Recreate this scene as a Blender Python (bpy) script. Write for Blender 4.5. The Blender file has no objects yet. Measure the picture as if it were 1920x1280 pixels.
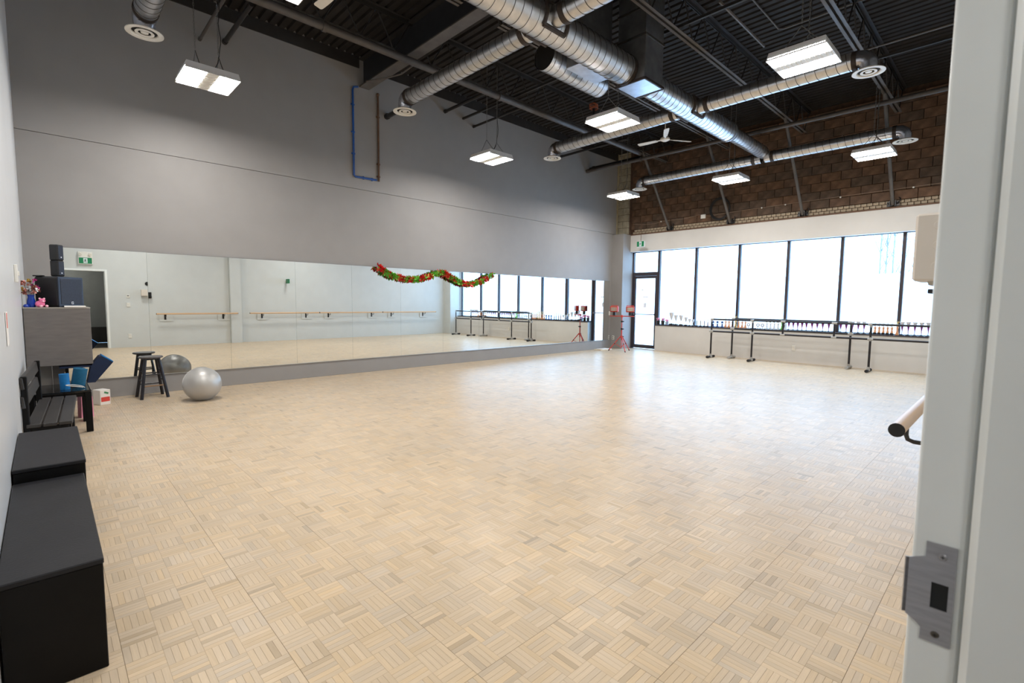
import bpy, math, random
import numpy as np
from mathutils import Vector, Matrix, Euler

random.seed(7)
rng = np.random.default_rng(7)
PI = math.pi
scene = bpy.context.scene
col = scene.collection

# ------------------------------------------------------------------ camera, world, exposure
cam_d = bpy.data.cameras.new('camera')
cam = bpy.data.objects.new('camera', cam_d)
col.objects.link(cam)
cam_d.sensor_width = 36.0
cam_d.lens = 36.0 * 914.571665 / 1920.0
cam_d.clip_start = 0.02
cam_d.clip_end = 300
YAW, PITCH, ROLL = -0.764112868, 0.0807191441, 0.0101446355
_cy, _sy, _cp, _sp, _cr, _sr = math.cos(YAW), math.sin(YAW), math.cos(PITCH), math.sin(PITCH), math.cos(ROLL), math.sin(ROLL)
_Ry = np.array([[_cy, 0, _sy], [0, 1, 0], [-_sy, 0, _cy]])
_Rp = np.array([[1, 0, 0], [0, _cp, -_sp], [0, _sp, _cp]])
_Rr = np.array([[_cr, -_sr, 0], [_sr, _cr, 0], [0, 0, 1]])
_RW = _Rr @ _Rp @ _Ry
_M = np.stack([_RW[:, 0], _RW[:, 2], -_RW[:, 1]], axis=1)      # camera(x right, y down, z forward) <- world
right, down, fwd = _M[0], _M[1], _M[2]
cam.matrix_world = Matrix(((right[0], -down[0], -fwd[0], 0.0), (right[1], -down[1], -fwd[1], 0.0),
                           (right[2], -down[2], -fwd[2], 1.42), (0, 0, 0, 1)))
cam_d.dof.use_dof = True
cam_d.dof.focus_distance = 7.0
cam_d.dof.aperture_fstop = 5.6
scene.camera = cam

w = bpy.data.worlds.new('overcast_sky')
scene.world = w
w.use_nodes = True
bg = w.node_tree.nodes['Background']
bg.inputs[0].default_value = (0.40, 0.67, 1.0, 1)
bg.inputs[1].default_value = 7.0
LAMP = 80.0            # radiance of the fluorescent panels
vs = scene.view_settings
vs.view_transform = 'Standard'
vs.look = 'None'
vs.gamma = 1.0
vs.use_curve_mapping = False
vs.exposure = 0.0
scene.cycles.use_denoising = True
scene.cycles.max_bounces = 10
scene.cycles.diffuse_bounces = 6
scene.cycles.glossy_bounces = 4
scene.cycles.transparent_max_bounces = 12
scene.cycles.caustics_reflective = False
scene.cycles.caustics_refractive = False
scene.cycles.sample_clamp_indirect = 8.0

# ------------------------------------------------------------------ materials
def srgb(r, g, b):
    f = lambda c: (c / 12.92 if c <= 0.04045 else ((c + 0.055) / 1.055) ** 2.4)
    return (f(r / 255), f(g / 255), f(b / 255), 1)

MATS = {}
def mat(name, c, rough=0.5, metal=0.0, noise=0.06, scale=8.0, bump=0.0, bscale=60.0, spec=0.5, stretch=None, coat=0.0):
    if name in MATS: return MATS[name]
    m = bpy.data.materials.new(name); m.use_nodes = True
    nt = m.node_tree; N = nt.nodes; Lk = nt.links
    b = N['Principled BSDF']
    b.inputs['Roughness'].default_value = rough
    b.inputs['Metallic'].default_value = metal
    b.inputs['Specular IOR Level'].default_value = spec
    if coat: b.inputs['Coat Weight'].default_value = coat; b.inputs['Coat Roughness'].default_value = 0.15
    c = (c[0], c[1], c[2], 1)
    tc = N.new('ShaderNodeTexCoord'); mp = N.new('ShaderNodeMapping')
    Lk.new(tc.outputs['Object'], mp.inputs['Vector'])
    if stretch: mp.inputs['Scale'].default_value = stretch
    nz = N.new('ShaderNodeTexNoise'); nz.inputs['Scale'].default_value = scale; nz.inputs['Detail'].default_value = 4
    Lk.new(mp.outputs[0], nz.inputs['Vector'])
    cr = N.new('ShaderNodeValToRGB')
    lo = [max(0, v * (1 - noise * 2)) for v in c[:3]]; hi = [min(1, v * (1 + noise * 2)) for v in c[:3]]
    cr.color_ramp.elements[0].color = (*lo, 1); cr.color_ramp.elements[1].color = (*hi, 1)
    cr.color_ramp.elements[0].position = 0.3; cr.color_ramp.elements[1].position = 0.7
    Lk.new(nz.outputs['Fac'], cr.inputs['Fac'])
    Lk.new(cr.outputs['Color'], b.inputs['Base Color'])
    if bump:
        n2 = N.new('ShaderNodeTexNoise'); n2.inputs['Scale'].default_value = bscale
        Lk.new(mp.outputs[0], n2.inputs['Vector'])
        bp = N.new('ShaderNodeBump'); bp.inputs['Strength'].default_value = bump; bp.inputs['Distance'].default_value = 0.01
        Lk.new(n2.outputs['Fac'], bp.inputs['Height']); Lk.new(bp.outputs[0], b.inputs['Normal'])
    MATS[name] = m
    return m

def emis(name, c, strength):
    if name in MATS: return MATS[name]
    m = bpy.data.materials.new(name); m.use_nodes = True
    b = m.node_tree.nodes['Principled BSDF']
    b.inputs['Base Color'].default_value = (0.8, 0.8, 0.8, 1)
    b.inputs['Emission Color'].default_value = (c[0], c[1], c[2], 1)
    b.inputs['Emission Strength'].default_value = strength
    MATS[name] = m
    return m

def glass(name, tint=(1, 1, 1), ior=1.5):
    m = bpy.data.materials.new(name); m.use_nodes = True
    nt = m.node_tree; N = nt.nodes; Lk = nt.links
    N.remove(N['Principled BSDF'])
    tr = N.new('ShaderNodeBsdfTransparent'); tr.inputs[0].default_value = (*tint, 1)
    gl = N.new('ShaderNodeBsdfGlossy'); gl.inputs['Roughness'].default_value = 0.02
    fr = N.new('ShaderNodeFresnel'); fr.inputs[0].default_value = ior
    mx = N.new('ShaderNodeMixShader')
    ge = N.new('ShaderNodeNewGeometry'); inv = N.new('ShaderNodeMath'); inv.operation = 'SUBTRACT'; inv.inputs[0].default_value = 1.0
    mu = N.new('ShaderNodeMath'); mu.operation = 'MULTIPLY'          # reflect at the outer faces only (a thin pane bends nothing)
    Lk.new(ge.outputs['Backfacing'], inv.inputs[1]); Lk.new(fr.outputs[0], mu.inputs[0]); Lk.new(inv.outputs[0], mu.inputs[1])
    Lk.new(mu.outputs[0], mx.inputs[0]); Lk.new(tr.outputs[0], mx.inputs[1]); Lk.new(gl.outputs[0], mx.inputs[2])
    Lk.new(mx.outputs[0], N['Material Output'].inputs[0])
    MATS[name] = m
    return m

def wood_floor():
    m = bpy.data.materials.new('maple_parquet'); m.use_nodes = True
    nt = m.node_tree; N = nt.nodes; Lk = nt.links
    b = N['Principled BSDF']
    at = N.new('ShaderNodeAttribute'); at.attribute_name = 'tone'
    uv = N.new('ShaderNodeUVMap'); uv.uv_map = 'grain'
    mp = N.new('ShaderNodeMapping'); mp.inputs['Scale'].default_value = (9, 130, 1)
    Lk.new(uv.outputs[0], mp.inputs['Vector'])
    nz = N.new('ShaderNodeTexNoise'); nz.inputs['Scale'].default_value = 1.0; nz.inputs['Detail'].default_value = 3
    Lk.new(mp.outputs[0], nz.inputs['Vector'])
    mr = N.new('ShaderNodeMapRange'); mr.inputs['From Min'].default_value = 0.25; mr.inputs['From Max'].default_value = 0.75
    mr.inputs['To Min'].default_value = 0.93; mr.inputs['To Max'].default_value = 1.04
    Lk.new(nz.outputs['Fac'], mr.inputs['Value'])
    tc = N.new('ShaderNodeNewGeometry')
    n2 = N.new('ShaderNodeTexNoise'); n2.inputs['Scale'].default_value = 0.9; n2.inputs['Detail'].default_value = 5
    Lk.new(tc.outputs['Position'], n2.inputs['Vector'])
    m2 = N.new('ShaderNodeMapRange'); m2.inputs['From Min'].default_value = 0.3; m2.inputs['From Max'].default_value = 0.7
    m2.inputs['To Min'].default_value = 0.93; m2.inputs['To Max'].default_value = 1.04
    Lk.new(n2.outputs['Fac'], m2.inputs['Value'])
    mu = N.new('ShaderNodeMath'); mu.operation = 'MULTIPLY'
    Lk.new(mr.outputs[0], mu.inputs[0]); Lk.new(m2.outputs[0], mu.inputs[1])
    vm = N.new('ShaderNodeVectorMath'); vm.operation = 'SCALE'
    Lk.new(at.outputs['Color'], vm.inputs[0]); Lk.new(mu.outputs[0], vm.inputs['Scale'])
    Lk.new(vm.outputs[0], b.inputs['Base Color'])
    r = N.new('ShaderNodeMapRange'); r.inputs['To Min'].default_value = 0.31; r.inputs['To Max'].default_value = 0.36
    Lk.new(n2.outputs['Fac'], r.inputs['Value'])
    Lk.new(r.outputs[0], b.inputs['Roughness'])
    b.inputs['Specular IOR Level'].default_value = 0.14
    MATS['maple_parquet'] = m
    return m

WALLGREY = mat('grey_wall_paint', srgb(147, 144, 141), 0.55, noise=0.015, scale=3, bump=0.05, bscale=180)
WALLWHITE = mat('white_wall_paint', srgb(205, 208, 206), 0.5, noise=0.012, scale=3, bump=0.05, bscale=180)
BULKHEAD = mat('white_bulkhead_paint', srgb(214, 211, 206), 0.6, noise=0.02, scale=2)
LEFTWALL = mat('left_wall_satin_paint', srgb(224, 227, 229), 0.28, noise=0.012, scale=3, bump=0.03, bscale=120)
JAMB = mat('door_frame_enamel', srgb(236, 239, 236), 0.35, noise=0.015, scale=5)
CORRIDOR = mat('corridor_grey_paint', srgb(150, 152, 148), 0.6, noise=0.02)
DARKFLOOR = mat('corridor_floor', srgb(52, 50, 46), 0.5)
DECK = mat('charcoal_deck_paint', srgb(40, 37, 35), 0.7, spec=0.25, noise=0.12, scale=3)
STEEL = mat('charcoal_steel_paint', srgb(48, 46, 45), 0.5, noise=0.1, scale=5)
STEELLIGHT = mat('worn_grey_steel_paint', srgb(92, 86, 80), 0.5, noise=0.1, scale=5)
PIPEDARK = mat('dark_pipe_paint', srgb(78, 73, 70), 0.45, noise=0.08)
BLACKPIPE = mat('black_iron_pipe', srgb(38, 36, 36), 0.4)
GALV = mat('galvanised_duct', srgb(206, 206, 207), 0.30, metal=0.95, noise=0.06, scale=9, bump=0.02, bscale=14)
GALVBOX = mat('galvanised_sheet', srgb(150, 150, 152), 0.4, metal=0.85, noise=0.1, scale=6, bump=0.1, bscale=8)
SEAM = mat('duct_seam_metal', srgb(90, 86, 82), 0.5, metal=0.7)
TAPE = mat('brown_duct_sealant', srgb(58, 48, 42), 0.7, noise=0.15, scale=30)
PALE = mat('pale_enamel', srgb(228, 222, 210), 0.4, noise=0.02)
FIXT = mat('white_fixture_enamel', srgb(215, 213, 212), 0.35, noise=0.01)
LOUV = mat('fixture_centre_channel', srgb(226, 222, 212), 0.4, noise=0.05)
LIT = emis('lit_fluorescent_panel', (1.0, 0.965, 0.93), LAMP)
CHAIN = mat('zinc_chain', srgb(130, 128, 125), 0.4, metal=0.7)
CORD = mat('black_cord', srgb(28, 27, 27), 0.6)
MIRROR = mat('mirror_silver', (0.86, 0.885, 0.87), 0.0, metal=1.0, noise=0.0)
MIRROREDGE = mat('mirror_edge_glass', srgb(90, 120, 108), 0.2)
MIRRORTRIM = mat('mirror_channel', srgb(150, 148, 146), 0.3, metal=0.8)
BLOCK = mat('brown_concrete_block', srgb(98, 76, 60), 0.9, noise=0.16, scale=7, bump=0.4, bscale=70)
BLOCK2 = mat('rust_concrete_block', srgb(106, 80, 61), 0.9, noise=0.16, scale=7, bump=0.4, bscale=70)
BLOCK3 = mat('dull_concrete_block', srgb(90, 73, 60), 0.9, noise=0.16, scale=7, bump=0.4, bscale=70)
PALEBLOCK = mat('pale_concrete_block', srgb(150, 142, 122), 0.9, noise=0.1, scale=8, bump=0.4, bscale=70)
BRICK = mat('pale_small_brick', srgb(168, 152, 130), 0.85, noise=0.14, scale=12, bump=0.3, bscale=90)
MORTAR = mat('brown_mortar', srgb(84, 62, 48), 0.95, noise=0.12, scale=12)
LEDGE = mat('brown_ledge', srgb(110, 84, 68), 0.8)
FRAMEDK = mat('bronze_window_frame', srgb(56, 50, 56), 0.45, noise=0.03)
GLASS = glass('window_glass', (0.98, 0.99, 1.0))
MAPLE = wood_floor()
SUBFLOOR = mat('parquet_joint', srgb(146, 122, 94), 0.8)
BLACKPAINT = mat('black_painted_wood', srgb(9, 9, 10), 0.5, spec=0.2, noise=0.10, scale=10, bump=0.05, bscale=50)
BLACKTOP = mat('black_box_lid_paint', srgb(33, 33, 36), 0.5, spec=0.25, noise=0.10, scale=6, bump=0.08, bscale=90)  # lid colour, lighter than the box body
BENCHTOP = mat('weathered_black_slat', srgb(48, 46, 45), 0.5, noise=0.12, scale=14, stretch=(1, 0.15, 1))
LACQUER = mat('black_gloss_table', srgb(22, 24, 27), 0.08, noise=0.02)
GREYLAM = mat('grey_laminate', srgb(110, 105, 101), 0.5, noise=0.05, scale=40, stretch=(0.2, 1, 1))
GREYEDGE = mat('grey_laminate_edge', srgb(158, 152, 144), 0.5, noise=0.03)
SPKBLACK = mat('black_speaker_cabinet', srgb(20, 20, 23), 0.5, noise=0.05, bump=0.1, bscale=200)
SPKGRILL = mat('navy_black_speaker_grille', srgb(36, 42, 56), 0.55, noise=0.12, scale=90)
SPKTRIM = mat('blue_black_speaker_bezel', srgb(40, 50, 68), 0.4)
SILVER = mat('silver_plate', srgb(222, 222, 226), 0.35, metal=0.2, noise=0.03)
PAPER = mat('white_paper', srgb(238, 234, 228), 0.7, noise=0.01)
TEAL = mat('teal_foam', srgb(8, 92, 128), 0.75, noise=0.06, scale=30, bump=0.1, bscale=150)
SKYBLUE = mat('bright_blue_foam', srgb(10, 112, 176), 0.75, noise=0.05, scale=30, bump=0.1, bscale=150)
NAVY = mat('navy_foam', srgb(8, 30, 62), 0.75, noise=0.06, scale=30, bump=0.1, bscale=150)
BALLM = mat('silver_grey_vinyl', srgb(186, 184, 180), 0.42, metal=0.4, noise=0.03, scale=5)
STOOLM = mat('black_worn_stool_paint', srgb(24, 22, 30), 0.4, noise=0.2, scale=18)
STOOLTOP = mat('scuffed_stool_seat', srgb(88, 84, 84), 0.55, noise=0.2, scale=14)
RAWWOOD = mat('bare_scuffed_wood', srgb(140, 110, 80), 0.6)
BARREWOOD = mat('varnished_ash_barre', srgb(214, 178, 140), 0.35, noise=0.06, scale=10, stretch=(0.2, 3, 3))
BARREPIPE = mat('black_barre_pipe', srgb(28, 22, 25), 0.5, noise=0.05)
GREYFIT = mat('grey_pipe_fitting', srgb(176, 174, 170), 0.4, metal=0.5, noise=0.05)
RUBBER = mat('black_rubber', srgb(24, 22, 22), 0.7)
RED = mat('red_powder_coat', srgb(196, 62, 48), 0.4, noise=0.05)
LENS = mat('lamp_glass', srgb(190, 196, 180), 0.1, noise=0.05)
GREENSIGN = mat('exit_sign_green', srgb(10, 122, 78), 0.4, noise=0.03)
SIGNWHITE = mat('exit_sign_pictogram', srgb(226, 240, 240), 0.4, noise=0.0)
SIGNBLUE = mat('exit_sign_figure', srgb(40, 96, 130), 0.4, noise=0.0)
PLASTICW = mat('white_plastic', srgb(226, 224, 216), 0.4, noise=0.01)
CREAMBOX = mat('cream_enamelled_box', srgb(216, 206, 194), 0.4, noise=0.02)
BLUEPIPE = mat('blue_painted_pipe', srgb(34, 80, 150), 0.4, noise=0.06)
RUSTPIPE = mat('rust_brown_pipe', srgb(96, 70, 50), 0.6, noise=0.1)
REDFOIL = mat('red_foil', srgb(224, 44, 48), 0.25, metal=0.3, noise=0.1, scale=40)
GREENFOIL = mat('green_foil', srgb(120, 200, 70), 0.25, metal=0.3, noise=0.1, scale=40)
GOLDFOIL = mat('gold_foil', srgb(226, 190, 90), 0.25, metal=0.7, noise=0.1)
PINKFOIL = mat('magenta_foil', srgb(206, 70, 150), 0.3, metal=0.4, noise=0.1)
ROSEFOIL = mat('rose_bronze_foil', srgb(176, 112, 100), 0.3, metal=0.5, noise=0.15)
COBALT = mat('cobalt_glass', srgb(20, 60, 160), 0.12, noise=0.03)
PINKPLUSH = mat('pink_plush', srgb(246, 128, 170), 0.95, noise=0.06, scale=60, bump=0.4, bscale=220)
PALEPINK = mat('pale_pink_plush', srgb(250, 190, 205), 0.95, noise=0.04, scale=60)
GOLD = mat('gold_plate', srgb(216, 180, 110), 0.25, metal=0.8, noise=0.05)
PURPLE = mat('purple_metallic', srgb(140, 60, 130), 0.3, metal=0.5, noise=0.05)
GREYMARBLE = mat('grey_marbled_column', srgb(178, 172, 178), 0.3, noise=0.1, scale=40)
BLUEAWARD = mat('blue_award_plastic', srgb(48, 74, 140), 0.35, noise=0.05)
ORANGE = mat('orange_award_resin', srgb(226, 160, 110), 0.4, noise=0.08)
BLACKBASE = mat('black_marble_base', srgb(28, 26, 30), 0.2, noise=0.1, scale=40)
CLEARWHITE = mat('frosted_award_plastic', srgb(220, 226, 236), 0.3, noise=0.02)
POTPINK = mat('pink_petals', srgb(236, 160, 190), 0.7, noise=0.1)
SNOW = mat('snow', srgb(244, 246, 250), 0.8, noise=0.02)
BARK = mat('glare_paled_bark', srgb(138, 140, 146), 0.9, noise=0.1)  # bark lightened to imitate glare washing out the trees
FARWALL = mat('far_building_wall', srgb(225, 226, 230), 0.8)
FARROOF = mat('far_building_roof', srgb(190, 194, 204), 0.8)
STRIKE = mat('brushed_steel_strike', srgb(168, 168, 172), 0.42, metal=0.7, noise=0.06, scale=20, stretch=(1, 1, 8))
HOLE = mat('dark_latch_hole', srgb(26, 28, 30), 0.8)
BLACKPLASTIC = mat('black_plastic', srgb(24, 24, 26), 0.4)
REDPRINT = mat('red_print', srgb(216, 70, 60), 0.6)
GREENPRINT = mat('green_print', srgb(60, 140, 90), 0.6)
PINKPRINT = mat('pink_wrapper', srgb(236, 150, 175), 0.5, noise=0.06)
GREYPRINT = mat('grey_print', srgb(120, 120, 122), 0.6)
CLOTHESCREAM = mat('cream_paperboard', srgb(226, 216, 194), 0.7)

# ------------------------------------------------------------------ mesh builder
class MB:
    def __init__(s): s.v = []; s.f = []; s.mi = []; s.m = 0
    def add(s, vs, fs, mtx=None):
        o = len(s.v)
        if mtx is not None: vs = [tuple(mtx @ Vector(v)) for v in vs]
        s.v += [tuple(v) for v in vs]; s.f += [tuple(i + o for i in f) for f in fs]; s.mi += [s.m] * len(fs)
        return s
    def box(s, c, d, bev=0.0, rot=None):
        x, y, z = d[0] / 2, d[1] / 2, d[2] / 2
        mtx = Matrix.Translation(c)
        if rot is not None: mtx = mtx @ (rot if isinstance(rot, Matrix) else Euler(rot).to_matrix().to_4x4())
        if bev <= 0:
            vs = [(-x, -y, -z), (x, -y, -z), (x, y, -z), (-x, y, -z), (-x, -y, z), (x, -y, z), (x, y, z), (-x, y, z)]
            fs = [(3, 2, 1, 0), (4, 5, 6, 7), (0, 1, 5, 4), (1, 2, 6, 5), (2, 3, 7, 6), (3, 0, 4, 7)]
            return s.add(vs, fs, mtx)
        b = min(bev, x * .9, y * .9, z * .9)
        vs = []; idx = {}
        for sx in (-1, 1):
            for sy in (-1, 1):
                for sz in (-1, 1):
                    for ax in range(3):
                        p = [sx * (x - b), sy * (y - b), sz * (z - b)]
                        p[ax] = (sx * x, sy * y, sz * z)[ax]
                        idx[(sx, sy, sz, ax)] = len(vs); vs.append(tuple(p))
        fs = []
        for ax in range(3):
            a1, a2 = (ax + 1) % 3, (ax + 2) % 3
            for sg in (-1, 1):
                q = []
                for u, w_ in ((-1, -1), (1, -1), (1, 1), (-1, 1)):
                    k = [0, 0, 0]; k[ax] = sg; k[a1] = u; k[a2] = w_
                    q.append(idx[(*k, ax)])
                fs.append(tuple(q if sg > 0 else q[::-1]))
        for ax in range(3):                                   # edge chamfers along ax
            a1, a2 = (ax + 1) % 3, (ax + 2) % 3
            for u in (-1, 1):
                for w_ in (-1, 1):
                    def g(t, face):
                        k = [0, 0, 0]; k[ax] = t; k[a1] = u; k[a2] = w_
                        return idx[(*k, face)]
                    q = [g(-1, a1), g(1, a1), g(1, a2), g(-1, a2)]
                    fs.append(tuple(q if u * w_ < 0 else q[::-1]))
        for sx in (-1, 1):
            for sy in (-1, 1):
                for sz in (-1, 1):
                    t = (idx[(sx, sy, sz, 0)], idx[(sx, sy, sz, 1)], idx[(sx, sy, sz, 2)])
                    fs.append(t if sx * sy * sz > 0 else t[::-1])
        return s.add(vs, fs, mtx)
    def span(s, a, b, bev=0.0):
        return s.box([(a[i] + b[i]) / 2 for i in range(3)], [abs(b[i] - a[i]) for i in range(3)], bev)
    def cyl(s, p, q, r, r2=None, n=12, caps=True):
        p, q = Vector(p), Vector(q); r2 = r if r2 is None else r2
        d = (q - p).normalized(); rt = d.to_track_quat('Z', 'Y').to_matrix()
        vs = []; fs = []
        for k in range(n):
            e = rt @ Vector((math.cos(2 * PI * k / n), math.sin(2 * PI * k / n), 0))
            vs.append(p + e * r); vs.append(q + e * r2)
        for k in range(n):
            j = (k + 1) % n
            fs.append((2 * k, 2 * j, 2 * j + 1, 2 * k + 1))
        if caps:
            fs.append(tuple(2 * k for k in range(n))[::-1]); fs.append(tuple(2 * k + 1 for k in range(n)))
        return s.add(vs, fs)
    def lathe(s, prof, n=20, mtx=None, close=False):
        vs = []; fs = []; m = len(prof)
        for k in range(n):
            a = 2 * PI * k / n
            for r, z in prof: vs.append((r * math.cos(a), r * math.sin(a), z))
        for k in range(n):
            j = (k + 1) % n
            for i in range(m - 1):
                fs.append((k * m + i, j * m + i, j * m + i + 1, k * m + i + 1))
        if close:
            fs.append(tuple(k * m for k in range(n))[::-1]); fs.append(tuple(k * m + m - 1 for k in range(n)))
        return s.add(vs, fs, mtx)
    def tube(s, pts, r, n=8, caps=True):
        pts = [Vector(p) for p in pts]; m = len(pts)
        rs = r if isinstance(r, (list, tuple)) else [r] * m
        tg = [((pts[min(i + 1, m - 1)] - pts[max(i - 1, 0)]).normalized()) for i in range(m)]
        ref = Vector((0, 0, 1)) if abs(tg[0].z) < 0.9 else Vector((1, 0, 0))
        u = tg[0].cross(ref).normalized(); vs = []; fs = []
        for i in range(m):
            u = (u - tg[i] * u.dot(tg[i]))
            u = u.normalized() if u.length > 1e-6 else tg[i].orthogonal().normalized()
            w_ = tg[i].cross(u)
            for k in range(n):
                a = 2 * PI * k / n
                vs.append(pts[i] + (u * math.cos(a) + w_ * math.sin(a)) * rs[i])
        for i in range(m - 1):
            for k in range(n):
                j = (k + 1) % n
                fs.append((i * n + k, i * n + j, (i + 1) * n + j, (i + 1) * n + k))
        if caps:
            fs.append(tuple(range(n))[::-1]); fs.append(tuple((m - 1) * n + k for k in range(n)))
        return s.add(vs, fs)
    def prism(s, poly, axis, a, b):
        """poly: 2-D outline (counter-clockwise) in the two other axes in order; extruded along axis from a to b"""
        n = len(poly); vs = []
        for t in (a, b):
            for p in poly:
                if axis == 0: vs.append((t, p[0], p[1]))
                elif axis == 1: vs.append((p[0], t, p[1]))
                else: vs.append((p[0], p[1], t))
        fs = [tuple(range(n))[::-1], tuple(range(n, 2 * n))] + [(i, (i + 1) % n, n + (i + 1) % n, n + i) for i in range(n)]
        if axis == 1: fs = [f[::-1] for f in fs]
        return s.add(vs, fs)
    def sphere(s, c, r, n=16, m=10, mtx=None, squash=(1, 1, 1)):
        vs = []; fs = []
        for i in range(m + 1):
            t = PI * i / m
            for k in range(n):
                a = 2 * PI * k / n
                vs.append((c[0] + r * squash[0] * math.sin(t) * math.cos(a), c[1] + r * squash[1] * math.sin(t) * math.sin(a), c[2] - r * squash[2] * math.cos(t)))
        for i in range(m):
            for k in range(n):
                j = (k + 1) % n
                if i == 0: fs.append((k, n + j, n + k))
                elif i == m - 1: fs.append((i * n + k, i * n + j, (i + 1) * n + k))
                else: fs.append((i * n + k, i * n + j, (i + 1) * n + j, (i + 1) * n + k))
        return s.add(vs, fs, mtx)
    def mesh(s, name, mats, smooth=True):
        me = bpy.data.meshes.new(name)
        me.from_pydata(s.v, [], s.f)
        for m in (mats if isinstance(mats, (list, tuple)) else [mats]): me.materials.append(m)
        if any(s.mi): me.polygons.foreach_set('material_index', s.mi)
        if smooth:
            me.polygons.foreach_set('use_smooth', [True] * len(me.polygons))
            me.set_sharp_from_angle(angle=0.6)
        me.update()
        return me

def link(name, me, parent=None, loc=(0, 0, 0), rot=None):
    o = bpy.data.objects.new(name, me); col.objects.link(o)
    o.location = loc
    if rot: o.rotation_euler = rot
    if parent is not None: o.parent = parent
    return o

def obj(name, mb, m, parent=None, loc=(0, 0, 0), rot=None, smooth=True):
    return link(name, mb.mesh(name, m, smooth), parent, loc, rot)

def tag(o, label=None, cat=None, group=None, kind=None):
    if label: o['label'] = label
    if cat: o['category'] = cat
    if group: o['group'] = group
    if kind: o['kind'] = kind
    return o

def thing(name, label, cat, loc=(0, 0, 0), rotz=0.0, group=None):
    o = bpy.data.objects.new(name, None); col.objects.link(o)
    o.location = loc; o.rotation_euler = (0, 0, rotz); o.empty_display_size = 0.1
    return tag(o, label, cat, group)

def struct(name, mb, m, smooth=False):
    return tag(obj(name, mb, m, smooth=smooth), kind='structure')

def dup(root, loc, rotz=None, label=None):
    r = root.copy(); col.objects.link(r); r.location = loc
    if rotz is not None: r.rotation_euler = (0, 0, rotz)
    if label: r['label'] = label
    def rec(src, dst):
        for ch in list(src.children):
            c = ch.copy(); col.objects.link(c); c.parent = dst
            rec(ch, c)
    rec(root, r)
    return r

# ------------------------------------------------------------------ room shell
XL, XR, YF, YB, ZC = -0.17, 13.33, 0.076, 9.0, 6.0
S5 = 0.12125                                          # parquet square
# floor: slab + strips
fb = MB(); fb.span((XL - 0.1, YF - 0.17, -0.12), (XR + 0.3, YB + 0.1, -0.002))
floor = struct('floor', fb, SUBFLOOR)
x0, y0 = 0.16 - 4 * S5, 0.867 - 8 * S5
nx = int(math.ceil((XR + 0.02 - x0) / S5)); ny = int(math.ceil((YB - y0) / S5))
strips = []
for i in range(nx):
    for j in range(ny):
        sq = rng.normal(0, 0.025)
        warm = rng.normal(0, 0.02)
        for k in range(5):
            t = 1.0 + sq + rng.normal(0, 0.035)
            if rng.random() < 0.05: t -= rng.uniform(0.08, 0.2)
            wv = warm + rng.normal(0, 0.025)
            hor = (i + j) % 2
            cx, cy = x0 + (i // 4 * 4 + 2 + (i % 4 - 1.5) * .998) * S5, y0 + (j // 4 * 4 + 2 + (j % 4 - 1.5) * .998) * S5
            o = (k - 2) * S5 / 5
            strips.append((cx + (0 if hor else o), cy + (o if hor else 0), hor, t, wv, i % 4, j % 4, k))
BASE = np.array([0.630, 0.500, 0.352])
def tone(t, wv): return (BASE[0] * t * (1 + wv * .5), BASE[1] * t, BASE[2] * t * (1 - wv), 1.0)
def cam_px(p):
    c = _M @ (np.array(p) - np.array([0, 0, 1.42]))
    return (960 + 914.57 * c[0] / c[2], 640 + 914.57 * c[1] / c[2], c[2]) if c[2] > 0.05 else None
near = []
for n, s_ in enumerate(strips):
    if s_[1] < YF or s_[0] > 4 or s_[1] > 5: continue
    q = cam_px((s_[0], s_[1], 0))
    if q and -10 < q[0] < 1710 - 0.02 * (q[1] - 1000) and q[1] < 1290 and s_[0] > 0.13: near.append((q[2], n))
near = [n for _, n in sorted(near)[:300]]
nearset = set(near)
def strip_geo(L, W):
    g, b, h = 0.0002, 0.0004, 0.0008
    x, y = L / 2 - g, W / 2 - g
    vs = [(-x + b, -y + b, 0), (x - b, -y + b, 0), (x - b, y - b, 0), (-x + b, y - b, 0), (-x, -y, -h), (x, -y, -h), (x, y, -h), (-x, y, -h)]
    fs = [(0, 1, 2, 3), (4, 5, 1, 0), (5, 6, 2, 1), (6, 7, 3, 2), (7, 4, 0, 3)]
    return np.array(vs), np.array(fs)
GV, GF = strip_geo(S5, S5 / 5)
def add_layers(me, tones, uvs):
    a = me.attributes.new('tone', 'FLOAT_COLOR', 'POINT'); a.data.foreach_set('color', np.asarray(tones, dtype=np.float32).ravel())
    u = me.uv_layers.new(name='grain'); u.data.foreach_set('uv', np.asarray(uvs, dtype=np.float32).ravel())
# the far field: one joined mesh
rest = [s_ for n, s_ in enumerate(strips) if n not in nearset]
V = np.zeros((len(rest) * 8, 3)); T = np.zeros((len(rest) * 8, 4)); UV8 = np.zeros((len(rest) * 8, 2))
for n, (sx, sy, hor, t, wv, pi, pj, k) in enumerate(rest):
    g = GV.copy()
    if not hor: g = g[:, [1, 0, 2]] * np.array([-1, 1, 1])
    V[n * 8:n * 8 + 8] = g + np.array([sx, sy, 0])
    T[n * 8:n * 8 + 8] = tone(t, wv)
    UV8[n * 8:n * 8 + 8] = GV[:, :2] + rng.uniform(0, 50, 2)
F = (GF[None] + 8 * np.arange(len(rest))[:, None, None]).reshape(-1, 4)
me = bpy.data.meshes.new('parquet')
me.vertices.add(len(V)); me.vertices.foreach_set('co', V.astype(np.float32).ravel())
me.loops.add(F.size); me.loops.foreach_set('vertex_index', F.astype(np.int32).ravel())
me.polygons.add(len(F)); me.polygons.foreach_set('loop_start', np.arange(0, F.size, 4, dtype=np.int32))
me.polygons.foreach_set('use_smooth', [False] * len(F))
me.update(calc_edges=True)
add_layers(me, T, UV8[F.ravel()])
me.materials.append(MAPLE)
tag(link('parquet', me, floor), kind='stuff')
variants = []
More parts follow.
